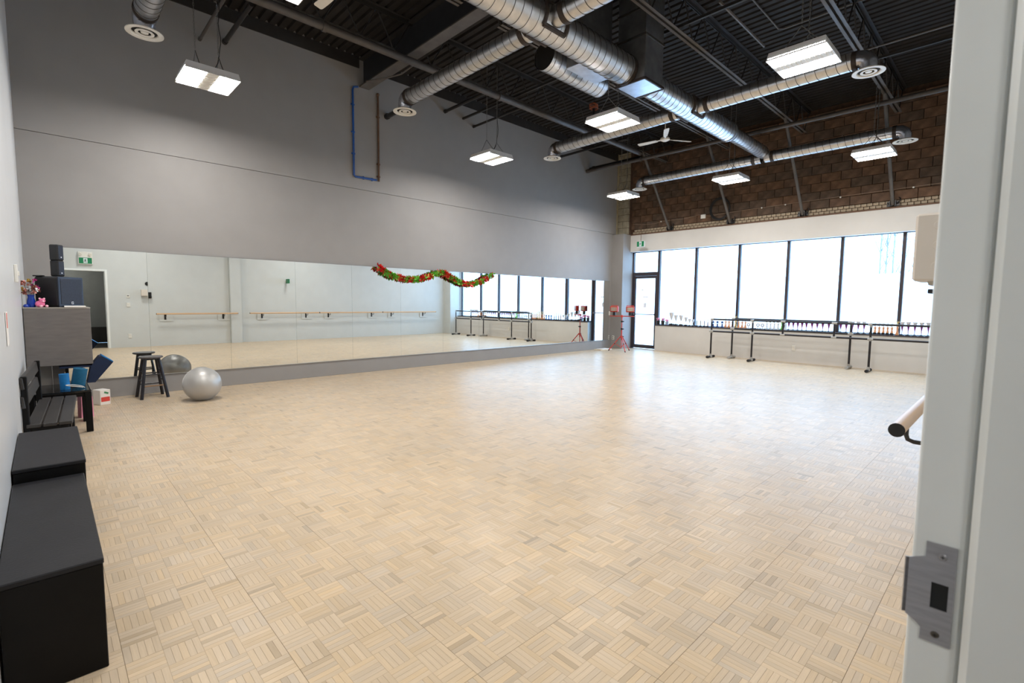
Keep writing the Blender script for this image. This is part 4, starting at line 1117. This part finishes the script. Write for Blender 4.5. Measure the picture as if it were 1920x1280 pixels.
# outlets and switch by the corner, outlet under the windows
def plate(name, label, cat_, loc, n_, hole=True):
    t = thing(name, label, cat_, loc, {'-Y': 0, '-X': -PI / 2}[n_])
    q = MB(); q.box((0, -.008, 0), (.078, .016, .125), .004); obj('plate', q, PLASTICW, t)
    q = MB()
    if hole:
        for z in (-.026, .026): q.box((0, -.018, z), (.034, .006, .032), .003)
        obj('socket', q, BLACKPLASTIC if cat_ == 'outlet' and 'plug' in label else PALE, t)
    else:
        q.box((0, -.018, 0), (.03, .008, .05), .003); obj('rocker', q, PALE, t)
plate('wall_outlet', 'white outlet with a dark plug on the corner pier', 'outlet', (12.93, 8.88, .335), '-X')
plate('wall_outlet', 'white outlet with a dark plug between the mirror end and the corner pier', 'outlet', (12.84, YB, .335), '-Y')
plate('light_switch', 'white light switch between the mirror end and the work light', 'light switch', (12.85, YB, 1.10), '-Y', False)
plate('wall_outlet', 'white outlet on the low wall under the windows, between the barre posts', 'outlet', (XR, 3.85, .36), '-X')
t = thing('book_pile', 'cream papers lying flat on the floor at the end of the mirror', 'papers', (12.22, 8.74, 0), math.radians(-12))
q = MB(); q.box((0, 0, .012), (.46, .30, .024), .003); obj('lower_sheet', q, CLOTHESCREAM, t)
q = MB(); q.box((.03, .0, .031), (.40, .24, .012), .002, (0, 0, .12)); obj('upper_sheet', q, PAPER, t)
q = MB(); q.lathe([(.001, 0), (.010, 0), (.012, .003), (.001, .004)], 10, Matrix.Translation((9.65, 8.66, 0))); tag(obj('bottle_cap', q, NAVY), 'tiny dark cap on the floor in front of the mirror ledge', 'cap')

# ------------------------------------------------------------------ red work light on tripod
t = thing('work_light', 'red tripod work light with two lamp heads in the corner', 'work light', (12.32, 8.17, 0), math.radians(2))
q = MB(); q.cyl((0, 0, .33), (0, 0, .66), .019, n=10); q.cyl((0, 0, .66), (0, 0, 1.03), .014, n=10); obj('pole', q, RED, t)
for z in (.43, .66, .88):
    q = MB(); q.cyl((0, 0, z - .025), (0, 0, z + .025), .028, n=10); q.cyl((.0, -.03, z), (0, -.07, z), .014, n=8); obj('clamp', q, BLACKPLASTIC, t)
q = MB(); q.cyl((0, 0, .40), (0, 0, .45), .045, n=10); obj('leg_hub', q, RED, t)
for k, a in enumerate((-2.27, -.15, 1.95)):
    e = Vector((math.cos(a), math.sin(a), 0))
    q = MB(); q.tube([e * .03 + Vector((0, 0, .44)), e * .37 + Vector((0, 0, .012))], .014, 8); l_ = obj('leg', q, RED, t)
    q = MB(); q.tube([e * .20 + Vector((0, 0, .22)), Vector((0, 0, .12)) + e * .015], .008, 6); obj('leg_brace', q, RED, l_)
    q = MB(); q.cyl(e * .35 + Vector((0, 0, .03)), e * .375 + Vector((0, 0, .0)), .018, n=8); obj('rubber_foot', q, RUBBER, l_)
    q = MB(); q.sphere(e * .20 + Vector((0, 0, .225)), .02, 8, 6); obj('leg_joint', q, BLACKPLASTIC, l_)
q = MB(); q.cyl((0, 0, .08), (0, 0, .34), .012, n=8); obj('centre_rod', q, RED, t)
ax = Vector((math.sin(.78), -math.cos(.78), 0))      # crossbar direction, across the view
ax = Vector((.30, -.95, 0)).normalized()
q = MB(); q.cyl(-ax * .36 + Vector((0, 0, 1.035)), ax * .36 + Vector((0, 0, 1.035)), .014, n=8); q.cyl((0, 0, 1.0), (0, 0, 1.07), .03, n=10); obj('crossbar', q, RED, t)
for s in (-1, 1):
    c = ax * (s * .235); yaw = math.atan2(ax.y, ax.x) + (.25 if s > 0 else -.1)
    hd = obj('lamp_head', MB().box((0, 0, .205), (.24, .10, .17), .014), RED, t, tuple(c + Vector((0, 0, 1.035))), (0, 0, yaw + PI))
    q = MB(); q.box((0, .055, .205), (.19, .012, .12), .003); obj('lens', q, LENS, hd)
    q = MB()
    for z in (.15, .205, .26): q.tube([(-.125, .05, z), (-.12, .075, z), (.12, .075, z), (.125, .05, z)], .004, 5)
    for x in (-.07, .07): q.cyl((x, .075, .13), (x, .075, .28), .004, n=5)
    obj('wire_guard', q, RED, hd)
    q = MB(); q.box((0, 0, .07), (.08, .06, .10), .008); obj('lamp_mount', q, BLACKPLASTIC, hd)
    q = MB(); q.tube([(-.10, -.02, .285), (-.10, -.03, .315), (.10, -.03, .315), (.10, -.02, .285)], .008, 6); obj('handle', q, RED, hd)

# ------------------------------------------------------------------ tinsel garland on the mirror
pts = [(4.817, 2.089), (4.933, 2.02), (5.135, 1.93), (5.445, 1.872), (5.62, 1.868), (5.835, 1.888), (6.107, 1.967), (6.30, 2.05), (6.40, 2.055), (6.607, 1.954), (6.908, 1.845), (7.221, 1.815), (7.545, 1.905), (7.864, 2.07)]
P3 = [Vector((x, 8.885, z)) for x, z in pts]
t = thing('tinsel_garland', 'red and green tinsel garland draped over the top of the mirrors', 'garland', (6.35, 8.885, 2.0))
O_ = Vector((6.35, 8.885, 2.0))
q = MB(); q.tube([p - O_ for p in P3], .012, 6); obj('cord', q, GREENFOIL, t)
qs = {'red_foil_leaves': MB(), 'green_foil_leaves': MB(), 'gold_foil_leaves': MB()}
seg = [(P3[i], P3[i + 1], (P3[i + 1] - P3[i]).length) for i in range(len(P3) - 1)]; tot = sum(s_[2] for s_ in seg)
for k in range(2000):
    d = random.uniform(0, tot); clump = math.sin(d * 26) + math.sin(d * 11 + 1)
    for a_, c_, l_ in seg:
        if d <= l_: p = a_.lerp(c_, d / l_); break
        d -= l_
    key = 'red_foil_leaves' if clump + random.uniform(-.8, .8) > 0 else 'green_foil_leaves'
    if random.random() < .12: key = 'gold_foil_leaves'
    an = random.uniform(0, 6.28); e = Vector((random.uniform(-.5, .5), min(.8, math.cos(an)) if math.cos(an) < 0 else .25 * math.cos(an), math.sin(an))).normalized()
    L = random.uniform(.05, .10)
    rt = e.to_track_quat('X', 'Z').to_matrix().to_4x4() @ Matrix.Rotation(random.uniform(0, 6.28), 4, 'X')
    qs[key].add([(0.01, 0, 0), (L * .6, -.016, 0), (L, 0, .004), (L * .6, .016, 0)], [(0, 1, 2, 3)], Matrix.Translation(p - O_) @ rt)
for nm_, m_ in (('red_foil_leaves', REDFOIL), ('green_foil_leaves', GREENFOIL), ('gold_foil_leaves', GOLDFOIL)):
    tag(obj(nm_, qs[nm_], m_, t, smooth=False), kind='stuff')

# ------------------------------------------------------------------ trophies and pots on the sill
SILL = .7852; SX = XR + .075
def cup(h, m_bowl, m_stem, m_base, rb=None):
    r_ = rb or h * .205
    def f(t):
        q = MB(); q.box((0, 0, h * .065), (h * .30, h * .30, h * .13), .004); obj('base', q, m_base, t)
        q = MB(); q.lathe([(.001, h * .13), (h * .09, h * .14), (h * .03, h * .2), (h * .02, h * .36), (h * .045, h * .45)], 14); obj('stem', q, m_stem, t)
        q = MB(); q.lathe([(.001, h * .45), (h * .05, h * .46), (r_ * .5, h * .6), (r_ * .85, h * .85), (r_, h), (r_ * .95, h), (r_ * .8, h * .85), (.001, h * .55)], 18); obj('bowl', q, m_bowl, t)
    return f
def flute(h):
    def f(t):
        q = MB(); q.lathe([(.001, 0), (.045, 0), (.045, .012), (.02, .03), (.001, .03)], 14); obj('base', q, BLACKBASE, t)
        q = MB(); q.lathe([(.006, .03), (.008, h * .35), (.028, h * .78), (.031, h * .82), (.001, h * .82)], 14); obj('stem', q, PURPLE, t)
        q = MB(); q.lathe([(.028, h * .82), (.044, h * .96), (.048, h), (.042, h * .97), (.001, h * .84)], 16); obj('bowl', q, SILVER, t)
    return f
def column(h):
    def f(t):
        q = MB(); q.box((0, 0, .012), (.07, .06, .024), .003); obj('base', q, BLACKBASE, t)
        q = MB(); q.cyl((0, 0, .024), (0, 0, h * .55), .018, n=12); q.sphere((0, 0, h * .55), .018, 10, 6); obj('column', q, GREYMARBLE, t)
        q = MB(); q.tube([(0, 0, h * .56), (.004, 0, h * .75), (0, 0, h * .86)], [.010, .013, .006], 8); q.sphere((0, 0, h * .92), .012, 8, 6); q.tube([(0, 0, h * .8), (.03, 0, h * .92), (.02, 0, h)], .005, 5); obj('figure', q, CLEARWHITE, t)
    return f
def figure(h, m, body):
    def f(t):
        q = MB(); q.box((0, 0, .02), (.07, .06, .04), .004); obj('base', q, BLACKBASE if m is not GOLD else body, t)
        q = MB(); q.lathe([(.028, .04), (.022, h * .25), (.014, h * .38), (.026, h * .52), (.008, h * .64)], 10); obj('column', q, body, t)
        q = MB(); q.tube([(0, 0, h * .6), (0, .006, h * .74), (0, 0, h * .84)], [.010, .013, .005], 8); q.sphere((0, 0, h * .885), .011, 8, 6)
        q.tube([(0, 0, h * .82), (0, .026, h * .9), (0, .018, h)], .0045, 5); q.tube([(0, 0, h * .82), (0, -.026, h * .88), (0, -.03, h * .97)], .0045, 5); q.tube([(0, 0, h * .64), (0, .03, h * .68), (0, .05, h * .62)], .006, 5)
        obj('figure', q, m, t)
    return f
def star(h):
    def f(t):
        q = MB(); q.box((0, 0, .014), (.06, .07, .028), .003); obj('base', q, BLUEAWARD, t)
        q = MB(); q.box((0, 0, h * .32), (.02, .04, h * .4), .003); q.prism([(math.sin(2 * PI * k / 10) * (.042 if k % 2 == 0 else .026), h * .72 + math.cos(2 * PI * k / 10) * (.042 if k % 2 == 0 else .026)) for k in range(10)][::-1], 0, -.012, .012); obj('emblem', q, BLUEAWARD, t)
    return f
def disc(h):
    def f(t):
        q = MB(); q.box((0, 0, .012), (.05, .07, .024), .003); obj('base', q, CLEARWHITE, t)
        q = MB(); q.lathe([(.020, -.008), (.045, -.008), (.045, .008), (.020, .008), (.020, -.008)], 20, Matrix.Translation((0, 0, h * .6)) @ Matrix.Rotation(PI / 2, 4, 'Y')); q.box((0, 0, h * .2), (.014, .02, h * .25), .002); obj('ring', q, GREYMARBLE, t)
    return f
def pot(h, mp):
    def f(t):
        q = MB(); q.lathe([(.001, 0), (.04, 0), (.055, h * .55), (.058, h * .6), (.05, h * .6), (.001, h * .5)], 16); obj('pot', q, mp, t)
        q = MB()
        for k in range(40):
            a = random.uniform(0, 6.28); r_ = .06 * math.sqrt(random.random())
            q.sphere((r_ * .85 * math.cos(a), r_ * .85 * math.sin(a), h * .62 + random.uniform(0, h * .35)), .014, 6, 4)
        tag(obj('blossoms', q, POTPINK, t), kind='stuff')
    return f
ORDW = ['first', 'second', 'third', 'fourth', 'fifth', 'sixth', 'seventh', 'eighth', 'ninth', 'tenth']
def row(name, ys, fs, labs, cat, group):
    protos = {}
    for y, f, lab in zip(ys, fs, labs):
        key = id(f)
        if key in protos: dup(protos[key], (SX, y, SILL), None, lab)
        else:
            t = thing(name, lab, cat, (SX, y, SILL), 0, group); f(t); protos[key] = t
p1, p2 = pot(.20, BLACKPLASTIC), pot(.17, mat('pale_blue_pot', srgb(170, 185, 215), .5))
row('flower_pot', [7.60, 7.45, 7.315], [p1, p1, p2], ['dark flower pot with pink petals, closest to the glass door', 'dark flower pot with pink petals between its twin and the pale pot', 'pale blue flower pot beside the tallest silver cup'], 'flower pot', 'flower pots on the sill')
hs = [.37, .30, .30, .25, .20, .19]
row('cup_trophy', [7.17, 7.03, 6.87, 6.72, 6.61, 6.51], [cup(h, SILVER, SILVER, BLACKBASE) for h in hs],
    ['tallest silver cup trophy on a black base, nearest the glass door', 'second silver cup trophy from the glass door', 'third silver cup trophy from the glass door', 'fourth silver cup trophy from the glass door', 'fifth silver cup trophy from the glass door, a short one', 'shortest silver cup trophy, in front of the first window post after the door'], 'trophy', 'silver cups on the sill')
c4, c3 = column(.27), column(.21)
row('column_trophy', [6.39, 6.28, 6.17, 6.07], [c4, c4, c4, c3], ['grey column trophy with a small white figure, %s after the silver cups' % ORDW[k] for k in range(3)] + ['shortest grey column trophy, beside the blue star awards'], 'trophy', 'column trophies on the sill')
s3 = star(.19)
row('star_award', [5.92, 5.80, 5.67], [s3] * 3, ['blue star award, %s from the grey column trophies' % ORDW[k] for k in range(3)], 'award', 'blue star awards')
g1, g2 = figure(.30, GOLD, ORANGE), figure(.34, GOLD, GOLD)
yy = [5.575, 5.485, 5.395, 5.31, 5.23, 5.14, 5.055]
row('figure_trophy', yy, [g1, g1, g1, g2, g1, g1, g1], ['gold figure trophy on an orange stem, %s after the blue stars' % ORDW[k] if k != 3 else 'tall all-gold figure trophy in front of the window post behind the rear barre end' for k in range(7)], 'trophy', 'gold figure trophies behind the rear barre end')
d3 = disc(.17)
row('ring_award', [4.975, 4.74, 4.63], [d3] * 3, ['pale ring award, %s from the gold figures of the rear barre end' % ORDW[k] for k in range(3)], 'award', 'ring awards')
g3 = figure(.28, GOLD, CLEARWHITE); g4 = figure(.33, GOLD, GREENFOIL)
row('figure_trophy', [4.52, 4.435, 4.345, 4.255, 4.165, 4.085], [g3, g3, g3, g3, g4, g3], ['gold figure trophy on a white stem, %s after the ring awards' % ORDW[k] if k != 4 else 'gold figure trophy on a green stem behind the middle short barre upright' for k in range(6)], 'trophy', 'figure trophies at the middle of the sill')
f1 = flute(.235)
yy = [4.01, 3.91, 3.81, 3.715, 3.62, 3.50, 3.39, 3.275, 3.15, 2.91, 2.80]
row('purple_trophy', yy, [f1] * 11, ['purple-stemmed cup trophy, %s in the row at the middle of the sill' % (ORD[k]) for k in range(11)], 'trophy', 'purple cup trophies at the middle of the sill')
f2 = flute(.27)
row('purple_trophy', [2.68, 2.57, 2.46], [f2] * 3, ['purple-stemmed cup trophy left of the resin figures, %s' % w_ for w_ in ('nearest the rear barre post', 'between its two twins', 'nearest the resin figures')], 'trophy', 'purple cup trophies left of the resin figures')
g5 = figure(.28, CLEARWHITE, ORANGE)
row('resin_trophy', [2.33, 2.255, 2.18, 2.105, 2.03, 1.955], [g5] * 6, ['orange resin trophy with a pale figure, %s from the front barre post' % ORDW[k] for k in range(6)], 'trophy', 'orange resin trophies')
row('figure_trophy', [1.86], [figure(.32, GOLD, ORANGE)], ['tall gold figure trophy in front of the last window post at the right'], 'trophy', 'tall figure trophy')
f3 = flute(.29)
row('purple_trophy', [1.78, 1.675, 1.565, 1.455, 1.345], [f3] * 5, ['purple-stemmed cup trophy at the right end of the sill, %s from the last window post' % ORDW[k] for k in range(5)], 'trophy', 'purple cup trophies at the right end')

# ------------------------------------------------------------------ outside
b = MB(); b.span((XR + .3, -60, -.35), (110, 90, -.15)); struct('ground_snow', b, SNOW)
b = MB(); b.prism([(-40, -.2), (-40, 2.2), (-10, 2.7), (20, 2.65), (60, 2.8), (60, -.2)][::-1], 0, 24.0, 27.0); struct('snow_bank', b, SNOW)
def tree(x, y, h, label, stems, n, seed):
    rd = random.Random(seed)
    t = thing('bare_tree', label, 'tree', (x, y, -.15), 0, 'bare trees outside the windows')
    q = MB()
    for (dy, sc_) in stems:
        ln = rd.uniform(-.05, .05)
        tr = [(0.1 * math.sin(z * 4 + dy), dy + ln * z * h + .06 * math.sin(z * 5 + dy * 9), z * h * sc_) for z in np.linspace(0, 1, 10)]
        m = MB(); m.tube(tr, [.050 * (1 - .75 * k / 9) for k in range(10)], 6); obj('trunk', m, BARK, t)
        for k in range(n):
            z = rd.uniform(.25, .97); p = Vector(tr[int(z * 9)]); a = rd.uniform(0, 6.28); L = rd.uniform(.10, .22) * h * (1.15 - z)
            e = p + Vector((math.cos(a) * L * .45, math.sin(a) * L * .45, L))
            q.tube([p, p.lerp(e, .5) + Vector((0, 0, -.06 * L)), e], [.020, .014, .007], 5)
            for _ in range(3):
                s0 = p.lerp(e, rd.uniform(.3, .95)); q.tube([s0, s0 + Vector((rd.uniform(-.3, .3), rd.uniform(-.3, .3), rd.uniform(.3, .7))) * L * .5], [.010, .005], 4)
    tag(obj('branches', q, BARK, t), kind='stuff')
tree(31, 4.75, 9.0, 'clump of bare pale stems behind the snow bank, left of the last window post', ((-.45, .95), (-.1, 1.0), (.12, .9), (.5, .85)), 16, 11)
tree(31, 3.55, 8.6, 'single bare pale tree behind the snow bank, right of the last window post', ((0, 1.0),), 20, 12)
tree(33, 21.5, 5.0, 'short bare pale tree far outside beside the glass door', ((-.5, 1.0), (.3, .9)), 14, 13)

t = thing('far_building', 'pale low building far outside beyond the glass door', 'building', (44, 30, -.15))
q = MB(); q.box((0, 0, 2.0), (8, 13, 4.0)); obj('walls', q, FARWALL, t, smooth=False)
q = MB(); q.box((0, 0, 4.15), (8.6, 13.6, .3)); obj('roof', q, FARROOF, t, smooth=False)
for y in (-4, 0, 4):
    q = MB(); q.box((-4.01, y, 2.0), (.08, 1.6, 1.2)); obj('window', q, FARROOF, t, smooth=False)
